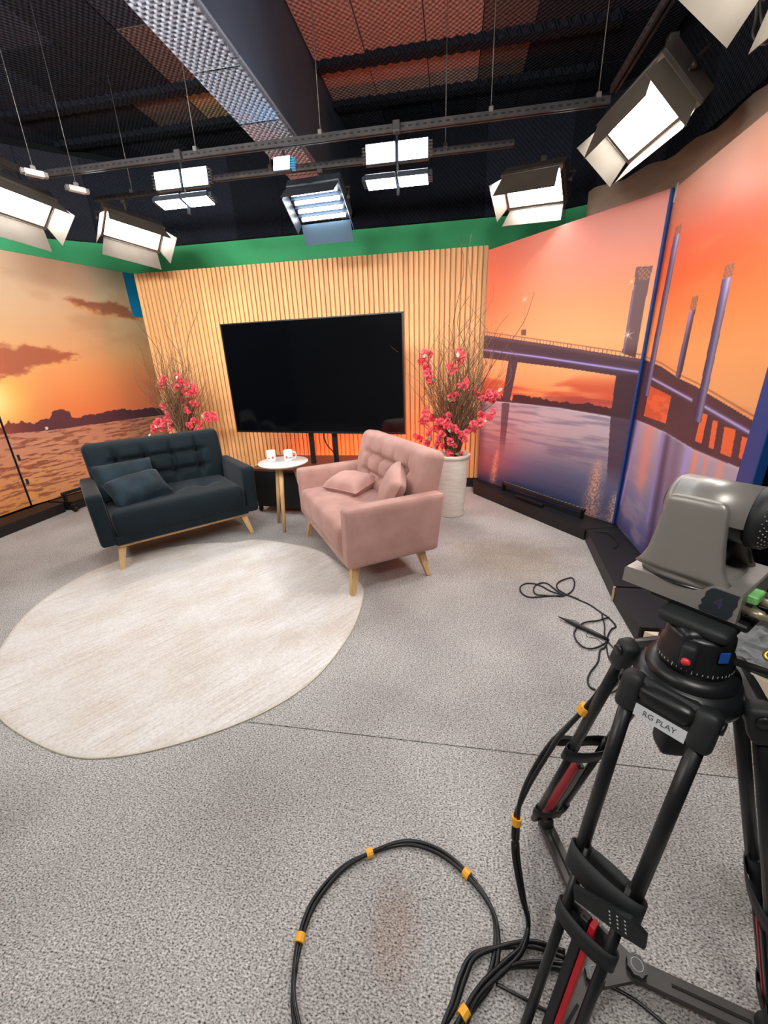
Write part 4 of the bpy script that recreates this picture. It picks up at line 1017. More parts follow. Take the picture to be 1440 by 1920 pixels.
def led_panel(label, loc, aim, longd, w=.46, h=.23, angs=(65, 65, 60, 60), lens=(.18, .18, .17, .17), m=None, railz=2.9):
    mx = lamp_frame(loc, aim, longd); t = thing('led_panel_light', label, 'studio light', mx=mx, group='barn door led panels')
    W_, H_ = w / 2, h / 2
    part('housing', G().box((0, 0, .045), (w + .05, h + .05, .08), .008), m_body, t)
    g = G(); g.box((0, H_ + .0125, -.004), (w + .05, .025, .016)); g.box((0, -H_ - .0125, -.004), (w + .05, .025, .016)); g.box((W_ + .0125, 0, -.004), (.025, h, .016)); g.box((-W_ - .0125, 0, -.004), (.025, h, .016))
    part('front_frame', g, m_door, t)
    part('diffuser', G().box((0, 0, .001), (w, h, .004)), m or m_ledw, t, label='glowing white diffuser')
    gf = G()
    for i in range(9): gf.box((-w / 2 + (i + .5) * w / 9, 0, .095), (.006, h * .8, .02))
    part('cooling_fins', gf, m_body, t)
    A = [math.radians(a) for a in angs]
    for (a, b, o, an, ln) in (((-W_, H_ + .02, -.012), (W_, H_ + .02, -.012), (0, 1, 0), A[0], lens[0]), ((W_, -H_ - .02, -.012), (-W_, -H_ - .02, -.012), (0, -1, 0), A[1], lens[1]), ((W_ + .02, H_, -.012), (W_ + .02, -H_, -.012), (1, 0, 0), A[2], lens[2]), ((-W_ - .02, -H_, -.012), (-W_ - .02, H_, -.012), (-1, 0, 0), A[3], lens[3])):
        d = door(t, a, b, o, an, ln, .03, m_door)
        part('hinge_rod', G().tube([a, b], .004, 6), m_steel, d)
    yoke(t, W_ + .025, railz, mx)
    return t
ST = (-1.5, 2.7, .6)
led_panel('barn door led panel cut by the left picture edge', (-3.30, 3.22, 2.66), ST, (.11, .99), .44, .22, (85, 50, 50, 70), (.15, .16, .15, .15), railz=2.93)
led_panel('barn door led panel above the sunset print, smaller of the left two', (-3.02, 4.10, 2.66), (-1.2, 2.6, .4), (.41, .91), .46, .21, (90, 45, 60, 60), (.15, .15, .14, .14), railz=2.95)
led_panel('barn door led panel above the grey tower print', (.60, 4.10, 2.68), (-1.0, 2.3, .4), (.886, -.463), .46, .23, (110, 66, 70, 70), (.16, .13, .13, .13))
led_panel('tilted barn door led panel above the pylon print', (.975, 2.97, 2.62), (-1.0, 2.4, .3), (.16, -.99), .50, .25, (112, 86, 62, 75), (.17, .12, .13, .13), railz=2.93)
led_panel('barn door led panel cut by the top right corner', (.985, 1.90, 2.70), (-.9, 2.1, .1), (.1, -.99), .50, .25, railz=2.93)
led_panel('added unseen barn door led panel overhead behind the photographer, left of centre', (-2.2, -.30, 2.66), (-1.7, 2.6, .2), (1, 0), .50, .25, (60, 60, 50, 50), (.18, .18, .17, .17), railz=2.88)  # pair of unseen lamps, added to brighten the foreground floor
led_panel('added unseen barn door led panel overhead behind the photographer, towards the right', (.2, -.30, 2.66), (.2, 2.6, .2), (1, 0), .50, .25, (60, 60, 50, 50), (.18, .18, .17, .17), railz=2.88)
for lab, x, ax in (('leftmost', -2.7, -4.9), ('second from left', -1.75, -4.3), ('third from left', -.8, -1.3), ('rightmost', .15, .5)):  # four extra lamps out of view, added to lift walls and prints
    led_panel('added unseen barn door led panel on the overhead crossing rail, ' + lab, (x, .95, 2.66), (ax, 4.6, 1.75), (1, 0), .50, .25, (35, 88, 50, 50), (.18, .26, .17, .17), m_led_added if x < -1 else None, 2.88)
led_panel('added unseen barn door led panel on the left rail, outside the picture', (-3.38, .6, 2.66), (-1.2, 2.4, .3), (.1, .99), .46, .22, railz=2.93)  # unseen extra lamp, added for overall brightness

m_flood = mat('flood_led', (250, 252, 255), .4, emit=(236, 244, 255), estr=FLOOD); m_fcase = mat('flood_case', (40, 46, 54), .45)
def flood_rig(label, x, z1, z2):
    mx = Matrix.Translation((x, 3.41, z1)); t = thing('flood_light_rig', label, 'flood lights', mx=mx, group='quad flood light rigs')
    part('frame_bar', G().tube([(0, 0.035, .17), (0, .035, z2 - z1 - .06)], .010, 6), m_fcase, t)
    part('clamp', G().box((0, .03, 2.90 - z1), (.05, .06, .06), .005), m_pipe, t)
    for zz, tl in ((0, .05), (z2 - z1, -1.38)):
        for s in (-1, 1):
            hx = Matrix.Translation((s * .112, 0, zz)) @ Matrix.Rotation(-tl, 4, 'X')
            fl = part('flood_head', G().box((0, .02, 0), (.214, .035, .125), .006), m_fcase, t, mx=hx)
            part('lens', G().box((0, .0005, 0), (.196, .004, .107)), m_flood, fl, label='glowing cool white lens')
            gf = G()
            for i in range(5): gf.box((s * .118, .02, -.04 + i * .02), (.022, .03, .006))
            part('cooling_fins', gf, m_fcase, fl)
    return t
flood_rig('four glowing flood lights on a bar, above the television left side', -2.03, 2.754, 2.60)
flood_rig('four glowing flood lights on a bar, right of the blue lamp', -.415, 2.76, 2.585)
m_bl = mat('blue_led', (190, 230, 255), .4, emit=(120, 205, 255), estr=22.)
mx = Matrix.Translation((-1.241, 3.42, 2.775)) @ Matrix.Rotation(-.35, 4, 'X')
t = thing('flood_light', 'single small blue glowing flood light on the long rail', 'flood light', mx=mx)
part('flood_head', G().box((0, .02, 0), (.135, .035, .105), .006), m_fcase, t); part('lens', G().box((0, .0005, 0), (.118, .004, .09)), m_bl, t, label='glowing blue white lens')
gf = G()
for i in range(5): gf.box((.08, .02, -.035 + i * .0175), (.03, .03, .005))
part('cooling_fins', gf, mat('cyan_fins', (60, 150, 190), .5), t); part('bracket', G().tube([(0, .04, 0), (0, .05, .06), (0, .02, .11)], .008, 6), m_fcase, t)

# fluorescent bank with blue gelled barn doors
m_tube = mat('tube_glow', (250, 252, 255), .4, emit=(240, 246, 255), estr=TUBE); m_gel = mat('blue_gel', (40, 92, 120), .35); m_gel2 = mat('blue_grey_gel', (70, 92, 108), .35); m_refl = mat('reflector', (26, 42, 54), .5)
mx = lamp_frame((-1.10, 3.80, 2.63), (-1.25, 2.55, .9), (1, -.1))
t = thing('tube_bank_light', 'four tube studio light with blue barn doors at centre', 'studio light', mx=mx)
w, h = .42, .28
part('housing', G().box((0, 0, .05), (w + .03, h + .03, .07), .006), m_fcase, t)
part('reflector', G().box((0, 0, .012), (w, h, .006)), m_refl, t)
for i in range(4):
    y = -h / 2 + (i + .5) * h / 4
    part('tube', G().tube([(-w / 2 + .02, y, -.008), (w / 2 - .02, y, -.008)], .0135, 10), m_tube, t, label='glowing tube')
    if i: part('divider', G().box((0, y - h / 8, -.008), (w, .004, .035)), m_refl, t)
W_, H_ = w / 2 + .01, h / 2 + .01
for (a, b, o, an, ln, mm) in (((-W_, H_, -.01), (W_, H_, -.01), (0, 1, 0), 1.30, .13, m_fcase), ((W_, -H_, -.01), (-W_, -H_, -.01), (0, -1, 0), .55, .15, m_gel2), ((-W_, -H_, -.01), (-W_, H_, -.01), (-1, 0, 0), 1.15, .16, m_gel), ((W_, H_, -.01), (W_, -H_, -.01), (1, 0, 0), 1.5, .10, m_fcase)):
    door(t, a, b, o, an, ln, .0, mm)
yoke(t, W_, 2.9, mx)

# ballast boxes hung on wires
m_ball = mat('ballast_white', (196, 196, 196), .5)
for lab, p, rz in (('white ballast box hanging beside the cut off lamp', (-2.93, 3.07, 2.75), .95), ('white ballast box hanging on a long wire over the left lamps', (-2.89, 3.38, 2.75), 1.0)):
    t = thing('ballast_box', lab, 'ballast', p, rz, 'hanging ballast boxes')
    part('case', G().box((0, 0, 0), (.11, .05, .035), .004), m_ball, t)
    for s in (-1, 1): part('end_cap', G().box((s * .066, 0, 0), (.022, .046, .03), .003), m_steel, t)
    part('bracket', G().box((0, 0, .03), (.03, .02, .03), .003), m_steel, t)
    part('wire', G().tube([(0, 0, .04), (.0, 0, CEIL - 2.75 - .03)], .0022, 5), m_wire, t)
# cable tail and plug, top right
t = thing('cable', 'looped grey cable hanging in the top right corner', 'cable', (1.02, 1.86, 2.5))
t.location = (1.271, 2.655, 2.838)
part('loop', G().tube(smooth_path([(-0.015, 0.022, 0.065), (-0.017, -0.027, -0.064), (-0.029, -0.054, -0.128), (-0.014, -0.064, -0.161), (0.018, -0.065, -0.177), (0.047, -0.05, -0.152), (0.007, -0.032, -0.086), (-0.006, 0.016, 0.043)], 6), .006, 6), m_galv, t)
part('plug', G().box((.012, 0, .03), (.03, .03, .06), .005), m_kraft, t)


# ================================================================== TRIPOD
HX, HY = .41, .625
m_tri = mat('tripod_black', (20, 22, 24), .38, spec=.5); m_rub = mat('tripod_rubber', (26, 29, 31), .6); m_trg = mat('spreader_grey', (62, 58, 54), .5, col2=(52, 49, 46), scale=20); m_tred = mat('tripod_red', (190, 24, 40), .5)
m_pad = mat('label_white', (196, 200, 204), .5)
tp = thing('tripod', 'black twin tube camera tripod with floor spreader and red leg stripe', 'tripod', (HX, HY, 0))
def lp(ang, r, z, tg=0.):
    a = math.radians(ang); return Vector((r * math.cos(a) - tg * math.sin(a), r * math.sin(a) + tg * math.cos(a), z))
RT, ZT, RF, ZF = .085, .905, .32, .05
def along(ang, s, tg=0., out=0.): return lp(ang, RT + (RF - RT) * s + out, ZT + (ZF - ZT) * s, tg)
for ang, kn, lo in ((106, .46, .90), (-14, .52, .90), (-134, .40, .535)):
    leg = part('leg', G().tube([along(ang, -.02, -.052), along(ang, kn + .02, -.046)], .0115, 12), m_tri, tp)
    part('upper_tube', G().tube([along(ang, -.02, .052), along(ang, kn + .02, .046)], .0115, 12), m_tri, leg)
    for tg in (-.040, .040): part('lower_tube', G().tube([along(ang, kn - .04, tg), along(ang, .98, tg)], .0095, 10), m_tri, leg)
    d = (along(ang, 1) - along(ang, 0)).normalized(); tv = Vector((-math.sin(math.radians(ang)), math.cos(math.radians(ang)), 0)); ov = d.cross(tv)
    fm = frame(tv, ov, d, along(ang, (kn + .1 + .98) / 2))
    ln = (along(ang, .98) - along(ang, kn + .1)).length
    part('centre_column', G().box((-.006, 0, 0), (.016, .020, ln), .002, None).mesh('centre_column'), m_tri, leg, mx=fm)
    part('red_stripe', G().box((.009, -.001, 0), (.010, .021, ln), .001).mesh('red_stripe'), m_tred, leg, mx=fm)
    # shoulder yoke
    f0 = frame(tv, ov, d, along(ang, .0)); sg = 1
    yk = part('shoulder', G().box((0, -.004, -.005), (.10, .024, .052), .006), m_rub, leg, mx=f0)
    for s in (-1, 1):
        part('shoulder_cap', G().rbox((.034, .036, .07), .012, (4, 4, 6)), m_rub, yk, mx=Matrix.Translation((s * .053, 0, 0)))
        part('bolt', G().lathe([(.0001, 0), (.011, 0), (.010, .004), (.0001, .004)], 14, Matrix.Translation((s * .070, 0, -.016)) @ Matrix.Rotation(s * math.pi / 2, 4, 'Y')), m_tri, yk)
    # knee clamp and lower clamp
    fk = frame(tv, ov, d, along(ang, kn))
    def band(nm, w_, h_, th, mx_):
        o = [(w_ * math.cos(a) * (1 if abs(math.cos(a)) > .5 else 1.0), th * math.sin(a)) for a in [2 * math.pi * i / 24 for i in range(24)]]
        g = G(); n = 24; vs = []; fs = []
        for (k, zz) in ((1, -h_ / 2), (1, h_ / 2), (.86, h_ / 2), (.86, -h_ / 2)):
            for x, y in o: vs.append((x * (1 if k == 1 else .95), y * k, zz))
        for r in range(4):
            for i in range(n): fs.append((r * n + i, r * n + (i + 1) % n, ((r + 1) % 4) * n + (i + 1) % n, ((r + 1) % 4) * n + i))
        g.add(vs, fs, True); return part(nm, g, m_rub, leg, mx=mx_)
    band('knee_clamp', .066, .050, .021, fk)
    lv = part('clamp_lever', G().prism([(-.05, -.012), (.045, -.018), (.066, -.006), (.062, .016), (.03, .018), (-.05, .010)], 0, .010), m_rub, leg, mx=fk @ Matrix.Translation((.02, .036, .02)) @ Matrix.Rotation(math.pi / 2, 4, 'X') @ Matrix.Rotation(-.35, 4, 'Z'))
    gd = G()
    for i in range(4):
        for j in range(3): gd.lathe([(.0016, 0), (.0001, .0012)], 6, Matrix.Translation((.012 + j * .012, -.010 + i * .006, -.0008)))
    part('grip_dots', gd, m_pad, lv, kind='stuff')
    band('lower_clamp', .056, .036, .019, frame(tv, ov, d, along(ang, lo)))
    part('foot', G().rbox((.06, .04, .05), .014, (5, 4, 5)), m_rub, leg, mx=Matrix.Translation(along(ang, 1.0)) @ rotz(math.radians(ang)))
    part('foot_pivot', G().tube([along(ang, 1.0, -.035) + Vector((0, 0, .01)), along(ang, 1.0, .035) + Vector((0, 0, .01))], .009, 10), m_tri, leg)
    # spreader arm
    fa = Matrix.Translation((0, 0, .0)) @ rotz(math.radians(ang))
    arm = part('spreader_arm', G().box((.185, 0, .036), (.27, .044, .016), .003), m_trg, tp, mx=fa)
    part('arm_slot', G().box((.21, 0, .0447), (.15, .006, .002)), m_dark, arm); part('arm_rib', G().box((.185, .0, .026), (.25, .03, .012), .002), m_tri, arm)
    gk = G(); pr_ = [(.020 + (.003 if i % 2 else 0.)) for i in range(16)]
    gk.prism([(pr_[i] * math.cos(i * math.pi / 8), pr_[i] * math.sin(i * math.pi / 8)) for i in range(16)], .044, .062, Matrix.Translation((.062, 0, 0)))
    kb = part('spreader_knob', gk, m_tri, arm)
    part('knob_ring', G().tube([(.062 + .013 * math.cos(a), .013 * math.sin(a), .0625) for a in [k * .3142 for k in range(20)]], .0012, 4, True), m_galv, kb)
hp = []
for ang in (106, 226, -14):
    for da in (-22, 22): hp.append(lp(ang + da, .062, 0)[:2])
part('spreader_hub', G().prism(hp, .028, .043), m_trg, tp)
part('hub_ring', G().tube([(.017 * math.cos(a), .017 * math.sin(a), .044) for a in [k * .2618 for k in range(24)]], .0018, 5, True), m_galv, tp, label='pale ring on the spreader hub')
# bowl, fluid head
part('bowl', G().lathe([(.0001, .86), (.035, .87), (.055, .90), (.066, .93), (.066, .948), (.052, .955), (.0001, .955)], 32), m_tri, tp)
part('crown', G().lathe([(.0001, .888), (.06, .888), (.078, .898), (.082, .915), (.070, .935), (.0001, .935)], 32), m_tri, tp)
for ang in (106, -14, -134):
    part('crown_arm', G().rbox((.10, .085, .036), .016, (6, 6, 4)), m_tri, tp, mx=rotz(math.radians(ang)) @ Matrix.Translation((.052, 0, .915)))
part('bowl_grip', G().rbox((.048, .048, .125), .012, (5, 5, 6), lambda p: np.stack([p[:, 0] * (1 + 1.2 * (p[:, 2])), p[:, 1] * (1 + 1.2 * p[:, 2]), p[:, 2]], -1)), m_rub, tp, loc=(0, 0, .815))
hd = part('fluid_head', G().lathe([(.0001, .955), (.050, .955), (.053, .962), (.053, .972), (.051, .975), (.051, .986), (.046, .992), (.046, 1.016), (.042, 1.022), (.0001, 1.022)], 36), m_tri, tp)
gt = G()
for i in range(48):
    a = i * math.pi / 24; l_ = .006 if i % 4 == 0 else .003
    gt.box((.0533 * math.cos(a), .0533 * math.sin(a), .967), (.0006, .0009, l_), mx=rotz(a))
part('scale_marks', gt, m_pad, hd, kind='stuff')
toC = math.atan2(-HY, -HX)      # towards the photographer
mk = rotz(toC - .12)
part('head_block', G().rbox((.082, .070, .058), .018, (6, 6, 5)), m_tri, tp, loc=(0, .0, 1.004))
kn_ = part('tilt_knob', G().rbox((.022, .022, .046), .008, (4, 4, 5)), m_rub, tp, mx=mk @ Matrix.Translation((.050, 0, .992)))
part('red_button', G().lathe([(.0001, 0), (.0065, 0), (.0062, .004), (.0001, .0055)], 14, Matrix.Translation((.010, 0, -.004)) @ Matrix.Rotation(math.pi / 2, 4, 'Y')), mat('button_red', (232, 52, 70), .4), kn_)
part('head_dome', G().rbox((.10, .085, .022), .010, (6, 6, 4)), m_rub, tp, mx=Matrix.Translation((0, .01, 1.032)) @ rotz(math.radians(133)))
part('camera_plate', G().box((0, 0, 0), (.14, .05, .012), .003), m_tri, tp, mx=Matrix.Translation((.008, .03, 1.045)) @ rotz(math.radians(133.4)))
part('blue_tab', G().box((.052, 0, 1.003), (.002, .014, .018)), mat('tab_blue', (24, 84, 168), .5), tp, mx=rotz(toC + .75))
lv = part('plate_lever', G().prism([(0, -.006), (.05, -.003), (.052, .004), (0, .008)], -.003, .003), m_tri, tp, mx=Matrix.Translation((.032, -.032, .985)) @ rotz(-.5))
part('brass_knob', G().lathe([(.0001, 0), (.009, 0), (.009, .005), (.004, .006), (.004, .004), (.0001, .004)], 16), mat('brass', (200, 160, 70), .35, metal=.8), lv, mx=Matrix.Translation((.04, .0, .028)) @ Matrix.Rotation(.9, 4, 'X'))
# name label on the front yoke
ang = -134; d = (along(ang, 1) - along(ang, 0)).normalized(); tv = Vector((-math.sin(math.radians(ang)), math.cos(math.radians(ang)), 0)); ov = d.cross(tv)
sgn = 1 if ov.dot(lp(ang, 1, 0)) > 0 else -1
fn = frame(-tv * -sgn if False else tv, ov, d, along(ang, .0) + ov * sgn * .0165)
xa = tv if True else -tv
zl = ov * sgn; yl = -d; xl = yl.cross(zl)
fl_ = frame(xl, yl, zl, along(ang, .026) + zl * .0085 - zl * .004 * sgn)
lab = part('name_label', G().box((0, 0, .0), (.074, .021, .001)), m_pad, tp, mx=fl_ @ Matrix.Translation((0, 0, .0055)))
part('lettering', text_mesh('RG PLAY', .0125), m_ink, lab, loc=(0, 0, .0006), label='printed letters RG PLAY')

# ================================================================== PTZ CAMERA
m_sil = mat('ptz_silver', (146, 142, 136), .38, metal=.35, col2=(138, 134, 128), scale=5); m_ptb = mat('ptz_black', (16, 18, 20), .3, spec=.5); m_ptg = mat('ptz_grille', (22, 24, 26), .6); m_dot = mat('grille_dot', (150, 150, 148), .5)
PZ = Matrix.Translation((.428, .700, 1.052)) @ rotz(math.radians(133.4))
pz = thing('ptz_camera', 'silver and black motorised camera on the tripod', 'camera', mx=PZ)
XZ = Matrix(((1, 0, 0, 0), (0, 0, 1, 0), (0, 1, 0, 0), (0, 0, 0, 1)))     # prism (x,y) -> (x,z), extruded along y
prof = [(.088, 0), (.088, .026), (.085, .030), (-.018, .030), (-.028, .033), (-.035, .043), (-.042, .049), (-.078, .049), (-.080, .046), (-.080, 0)]
bs = part('base', G().prism(prof, -.070, .070, XZ), m_sil, pz)
part('turntable_gap', G().lathe([(.0001, .030), (.073, .030), (.073, .033), (.0001, .033)], 40, Matrix.Translation((.008, 0, 0))), m_ptb, pz)
def loft(secs, n=36, mx=None):
    g = G(); vs = []; fs = []
    for (z, hx, hy, e) in secs:
        for i in range(n):
            a = 2 * math.pi * i / n; c, s_ = math.cos(a), math.sin(a)
            vs.append((hx * math.copysign(abs(c) ** e, c), hy * math.copysign(abs(s_) ** e, s_), z))
    for r in range(len(secs) - 1):
        for i in range(n): fs.append((r * n + i, r * n + (i + 1) % n, (r + 1) * n + (i + 1) % n, (r + 1) * n + i))
    g.add(vs, fs, True, mx); b = len(g.v) - len(vs)
    g.f += [tuple(b + i for i in range(n))[::-1], tuple(b + (len(secs) - 1) * n + i for i in range(n))]; g.sm += [False, False]
    return g
part('swivel', loft([(.032, .074, .068, .8), (.040, .072, .067, .75), (.050, .066, .064, .7), (.058, .060, .060, .7)], 40, Matrix.Translation((.008, 0, 0))), m_sil, pz)
for s in (-1, 1):
    secs = [(.045, .070, .013, .55), (.056, .062, .013, .5), (.075, .054, .012, .45), (.11, .048, .011, .4), (.15, .043, .010, .38), (.166, .041, .0095, .38), (.174, .037, .008, .4), (.177, .031, .005, .5)]
    part('yoke_arm', loft(secs, 40, Matrix.Translation((.008, s * .055, 0))), m_sil, pz)
part('yoke_inner', G().rbox((.085, .086, .07), .02, (5, 5, 5)), m_ptb, pz, loc=(.008, 0, .082))
def halftube(r, x0, x1, a0, a1, m, nm, th=.004, par=pz):
    g = G(); n = 24; vs = []; fs = []
    for (rr, xx) in ((r, x0), (r, x1), (r - th, x1), (r - th, x0)):
        for i in range(n + 1):
            a = a0 + (a1 - a0) * i / n; vs.append((xx, rr * math.cos(a), .150 + rr * math.sin(a)))
    for q in range(4):
        for i in range(n): fs.append((q * (n + 1) + i, q * (n + 1) + i + 1, ((q + 1) % 4) * (n + 1) + i + 1, ((q + 1) % 4) * (n + 1) + i))
    g.add(vs, fs, True); return part(nm, g, m, par)
part('head', G().lathe([(.0001, -.056), (.0455, -.056), (.0455, .048), (.041, .057), (.030, .062), (.0001, .063)], 32, Matrix.Translation((0, 0, .150)) @ Matrix.Rotation(math.pi / 2, 4, 'Y')), m_ptb, pz)
part('front_cap', G().lathe([(.0001, .030), (.0474, .030), (.0474, .049), (.043, .058), (.032, .0632), (.0001, .0640)], 32, Matrix.Translation((0, 0, .150)) @ Matrix.Rotation(math.pi / 2, 4, 'Y')), m_sil, pz)
halftube(.0475, -.052, .049, math.radians(-12), math.radians(192), m_sil, 'head_cover')
part('lens', G().lathe([(.0001, .062), (.022, .062), (.024, .067), (.020, .068), (.017, .064), (.0001, .066)], 28, Matrix.Translation((0, 0, .150)) @ Matrix.Rotation(math.pi / 2, 4, 'Y')), m_ptb, pz)
R90 = Matrix.Translation((0, 0, .150)) @ Matrix.Rotation(-math.pi / 2, 4, 'Y')
gr = part('rear_grille', G().lathe([(.0001, .053), (.0478, .053), (.0478, .064), (.046, .071), (.036, .082), (.024, .087), (.0001, .087)], 36, R90), m_ptg, pz)
gd = G()
for k, (rr, zz) in enumerate(((.046, .0705), (.0435, .0735), (.041, .0765), (.038, .0795), (.034, .0827))):
    for i in range(26):
        a = (i + .5 * (k % 2)) * 2 * math.pi / 26; gd.sphere((rr * math.cos(a), rr * math.sin(a), zz), .0012, 5, 3, None)
gd.v = [tuple(R90 @ Vector(p)) for p in gd.v]
part('vent_dots', gd, m_dot, gr, kind='stuff')
# rear connectors
m_brass = mat('connector_metal', (176, 166, 140), .35, metal=.7)
part('terminal_block', G().box((-.086, .030, .036), (.014, .034, .014), .002), mat('terminal_green', (120, 190, 110), .5), pz)
for yy in (.052, .008, -.02):
    part('connector', G().lathe([(.0001, 0), (.006, 0), (.006, .010), (.0075, .010), (.0075, .024), (.005, .026), (.005, .036), (.0001, .036)], 14, Matrix.Translation((-.080, yy, .020)) @ Matrix.Rotation(-math.pi / 2, 4, 'Y')), m_brass, pz)
# black tape with the number
gtp = G(); tp_ = [(-.041, .044), (-.046, .0465), (-.077, .0465), (-.0755, .038), (-.077, .030), (-.0735, .020), (-.0745, .012), (-.070, .001), (-.034, .001), (-.031, .008), (-.035, .014), (-.032, .020), (-.036, .028), (-.0355, .036)]
gtp.prism(tp_, .0701, .0708, XZ); tpo = part('tape', gtp, mat('black_tape', (26, 36, 42), .7), pz, label='patch of black tape')
part('number', text_mesh('4', .026, .0002), mat('faded_ink', (58, 52, 84), .6), tpo, mx=Matrix(((-1, 0, 0, -.054), (0, 0, 1, .0710), (0, 1, 0, .024), (0, 0, 0, 1))), label='hand drawn number 4')

# ================================================================== CABLES
m_cab = mat('cable_black', (20, 21, 22), .35, spec=.5); m_tie = mat('tie_yellow', (244, 176, 48), .6)
def bundle(name, label, pts, ties, r=.0058, off=.006, group=None, two=True, k=7):
    """two twisted cables with yellow ties at control points"""
    base = Vector((pts[len(pts) // 2][0], pts[len(pts) // 2][1], 0)); t = thing(name, label, 'cable', base, group=group)
    path = smooth_path(pts, k); n = len(path)
    for s in ((-1, 1) if two else (0,)):
        q = []
        for i, p in enumerate(path):
            d = (path[min(i + 1, n - 1)] - path[max(i - 1, 0)]).normalized(); sd = d.cross(Vector((0, 0, 1)))
            sd = sd.normalized() if sd.length > .2 else Vector((1, 0, 0)); up = sd.cross(d)
            a = i * .11
            q.append(p + (sd * math.cos(a) + up * .35 * math.sin(a)) * s * off - base)
        part('cable', G().tube(q, r, 8), m_cab, t)
    for j in ties:
        i = min(j * k, n - 2); p = path[i]; d = (path[i + 1] - path[max(0, i - 1)]).normalized(); rr = r + (off if two else 0) + .0015
        part('tie', G().tube([p - d * .010 - base, p + d * .010 - base], rr, 10, smooth=False), m_tie, t, label='yellow tape tie')
    return t
bundle('camera_cable', 'black twin cable with yellow ties hanging beside the tripod leg', [(0.362, 0.666, 0.93), (0.349, 0.725, 0.86), (0.338, 0.755, 0.76), (0.31, 0.76, 0.69), (0.265, 0.781, 0.56), (0.224, 0.774, 0.45), (0.2, 0.765, 0.36), (0.191, 0.751, 0.3), (0.194, 0.731, 0.2), (0.215, 0.695, 0.09), (0.231, 0.668, 0.03), (0.211, 0.624, 0.014), (0.167, 0.585, 0.014), (0.105, 0.536, 0.014), (0.059, 0.486, 0.014), (0.023, 0.441, 0.014), (-0.022, 0.39, 0.014)], [3, 7, 14])
bundle('floor_cable', 'black twin cable lying in one wide loop on the carpet', [(-0.284, 0.366, 0.009), (-0.325, 0.414, 0.009), (-0.355, 0.47, 0.009), (-0.369, 0.558, 0.009), (-0.356, 0.64, 0.009), (-0.3, 0.726, 0.009), (-0.223, 0.78, 0.009), (-0.116, 0.825, 0.009), (-0.015, 0.816, 0.009), (0.073, 0.768, 0.009), (0.137, 0.699, 0.009), (0.148, 0.633, 0.009), (0.128, 0.56, 0.009), (0.084, 0.509, 0.009), (0.029, 0.451, 0.009), (-0.023, 0.405, 0.009)], [3, 6, 9])
bundle('floor_cable', 'black cable doubling back beneath the tripod, outer turn', [(0.316, 0.626, 0.01), (0.24, 0.635, 0.01), (0.157, 0.618, 0.01), (0.088, 0.591, 0.01), (0.058, 0.549, 0.01), (0.037, 0.501, 0.01), (0.01, 0.456, 0.01), (-0.006, 0.408, 0.01)], [], off=.006)
bundle('floor_cable', 'black cable doubling back beneath the tripod, inner turn', [(0.336, 0.604, 0.012), (0.259, 0.599, 0.012), (0.179, 0.584, 0.012), (0.125, 0.551, 0.012), (0.085, 0.516, 0.012), (0.059, 0.47, 0.012), (0.046, 0.415, 0.012)], [], off=.005)
bundle('floor_cable', 'thin black cable crossing under the red striped leg', [(0.138, 0.549, 0.006), (0.192, 0.536, 0.006), (0.256, 0.518, 0.006), (0.308, 0.494, 0.006)], [], r=.004, two=False)
bundle('floor_cable', 'thin black cable beside the front spreader arm', [(0.411, 0.585, 0.006), (0.459, 0.57, 0.006), (0.505, 0.543, 0.006), (0.546, 0.514, 0.006)], [], r=.004, two=False)
FC = [[(0.743, 2.369, 0.007), (0.686, 2.383, 0.007), (0.645, 2.412, 0.007), (0.612, 2.457, 0.007), (0.568, 2.488, 0.007), (0.511, 2.485, 0.007), (0.468, 2.435, 0.007), (0.467, 2.361, 0.007), (0.505, 2.319, 0.007), (0.567, 2.328, 0.007), (0.637, 2.345, 0.007), (0.7, 2.358, 0.007), (0.749, 2.367, 0.007), (0.802, 2.318, 0.007), (0.852, 2.269, 0.007), (0.891, 2.192, 0.007), (0.916, 2.145, 0.007), (0.928, 2.068, 0.007), (0.894, 2.034, 0.007), (0.856, 1.972, 0.007), (0.835, 1.923, 0.007)], [(0.804, 2.325, 0.007), (0.748, 2.363, 0.007), (0.707, 2.385, 0.007), (0.678, 2.443, 0.007), (0.654, 2.494, 0.007), (0.621, 2.505, 0.007), (0.572, 2.467, 0.007), (0.546, 2.402, 0.007), (0.558, 2.353, 0.007), (0.611, 2.349, 0.007), (0.698, 2.349, 0.007), (0.726, 2.355, 0.007)], [(0.743, 2.369, 0.007), (0.707, 2.419, 0.007), (0.704, 2.473, 0.007), (0.732, 2.526, 0.007), (0.793, 2.576, 0.007), (0.831, 2.584, 0.007), (0.827, 2.514, 0.007), (0.791, 2.427, 0.007), (0.751, 2.377, 0.007)], [(0.916, 2.145, 0.007), (0.847, 2.105, 0.007), (0.775, 2.082, 0.007), (0.721, 2.035, 0.007), (0.684, 1.971, 0.007), (0.681, 1.905, 0.007), (0.701, 1.859, 0.007), (0.742, 1.852, 0.007), (0.795, 1.883, 0.007), (0.849, 1.934, 0.007)], [(0.844, 1.933, 0.007), (0.807, 1.871, 0.007), (0.778, 1.846, 0.007), (0.741, 1.759, 0.007), (0.68, 1.675, 0.007), (0.654, 1.622, 0.007), (0.653, 1.58, 0.007), (0.672, 1.566, 0.007)], [(0.887, 2.169, 0.007), (0.868, 2.061, 0.007), (0.842, 1.98, 0.007), (0.841, 1.924, 0.007), (0.853, 1.863, 0.007), (0.872, 1.819, 0.007), (0.89, 1.777, 0.007)], [(0.826, 1.904, 0.007), (0.805, 1.816, 0.007), (0.803, 1.747, 0.007), (0.809, 1.676, 0.007), (0.779, 1.616, 0.007), (0.722, 1.558, 0.007), (0.74, 1.557, 0.007), (0.796, 1.604, 0.007)]]
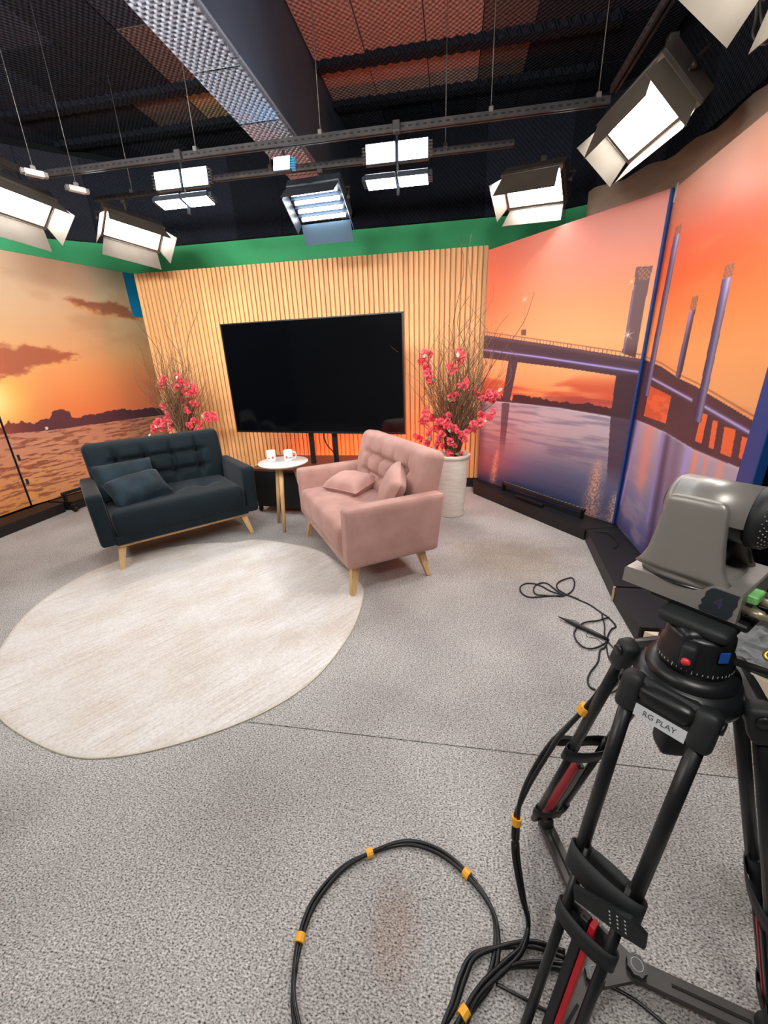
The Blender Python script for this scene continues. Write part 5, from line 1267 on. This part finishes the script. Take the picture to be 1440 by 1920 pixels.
t = thing('loose_cable', 'tangled thin black cables on carpet near the right plinth', 'cable', (.75, 2.1, 0))
for i, c in enumerate(FC):
    part('cable', G().tube([Vector((p[0] - .75, p[1] - 2.1, .0055 + .0012 * (i % 4))) for p in smooth_path(c, 6)], .0045 if i < 5 else .0036, 6), m_cab, t)
pl = [(0.634, 2.112, 0.016), (0.657, 2.093, 0.016), (0.682, 2.075, 0.016), (0.725, 2.033, 0.016), (0.785, 1.981, 0.016), (0.843, 1.926, 0.016)]
part('coiled_plug', G().tube([(p[0] - .75, p[1] - 2.1, .014) for p in pl], [.003, .006, .011, .013, .012, .007], 8), m_cab, t)
rr = random.Random(4); gth = [( .66, 2.07), (.70, 2.10), (.735, 2.075), (.72, 2.03), (.76, 2.0), (.745, 1.955), (.79, 1.94), (.81, 1.89)]
part('thin_wire', G().tube([Vector((p[0] - .75, p[1] - 2.1, .006)) for p in smooth_path([(x, y, 0) for x, y in gth], 6)], .0018, 5), m_cab, t)
tag(part('short_cable', G().tube(smooth_path([(1.14, 3.18, .105), (1.22, 3.16, .108), (1.245, 3.02, .106), (1.20, 2.90, .106), (1.175, 2.88, .108)], 6), .004, 6), m_cab), 'short black cable with plug lying on the right plinth', 'cable')
# camera leads from the connectors to the legs
tag(part('signal_cable', G().tube(smooth_path([(.505, .61, 1.072), (.56, .56, 1.065), (.66, .53, 1.02), (.78, .50, .80), (.86, .48, .3), (.92, .52, .008)], 7), .004, 8), m_cab), 'black cable leaving the camera connectors at the right picture edge', 'cable')

# ================================================================== PLASTIC BAG
m_bag = mat('clear_plastic', (236, 240, 242), .10, trans=.6, spec=.8, alpha=.5)
r = random.Random(12); g = G(); n, mth = 26, 16; vs = []; fs = []
for j in range(mth + 1):
    for i in range(n):
        a = 2 * math.pi * i / n; b = math.pi * j / mth
        k = 1 + .34 * (r.random() - .5)
        vs.append((.15 * math.sin(b) * math.cos(a) * k, .11 * math.sin(b) * math.sin(a) * k, max(.003, .075 - .075 * math.cos(b) * k)))
for j in range(mth):
    for i in range(n): fs.append((j * n + i, j * n + (i + 1) % n, (j + 1) * n + (i + 1) % n, (j + 1) * n + i))
g.add(vs, fs, False)
tag(part('plastic_bag', g, m_bag, loc=(1.40, 1.74, .093)), 'crumpled clear plastic bag on the low platform', 'bag')
tag(part('black_case', G().rbox((.22, .14, .06), .012, (6, 5, 4)), m_ptb, mx=Matrix.Translation((1.16, 1.84, .131)) @ rotz(.4)), 'black padded case on the low platform behind the tripod head', 'case')
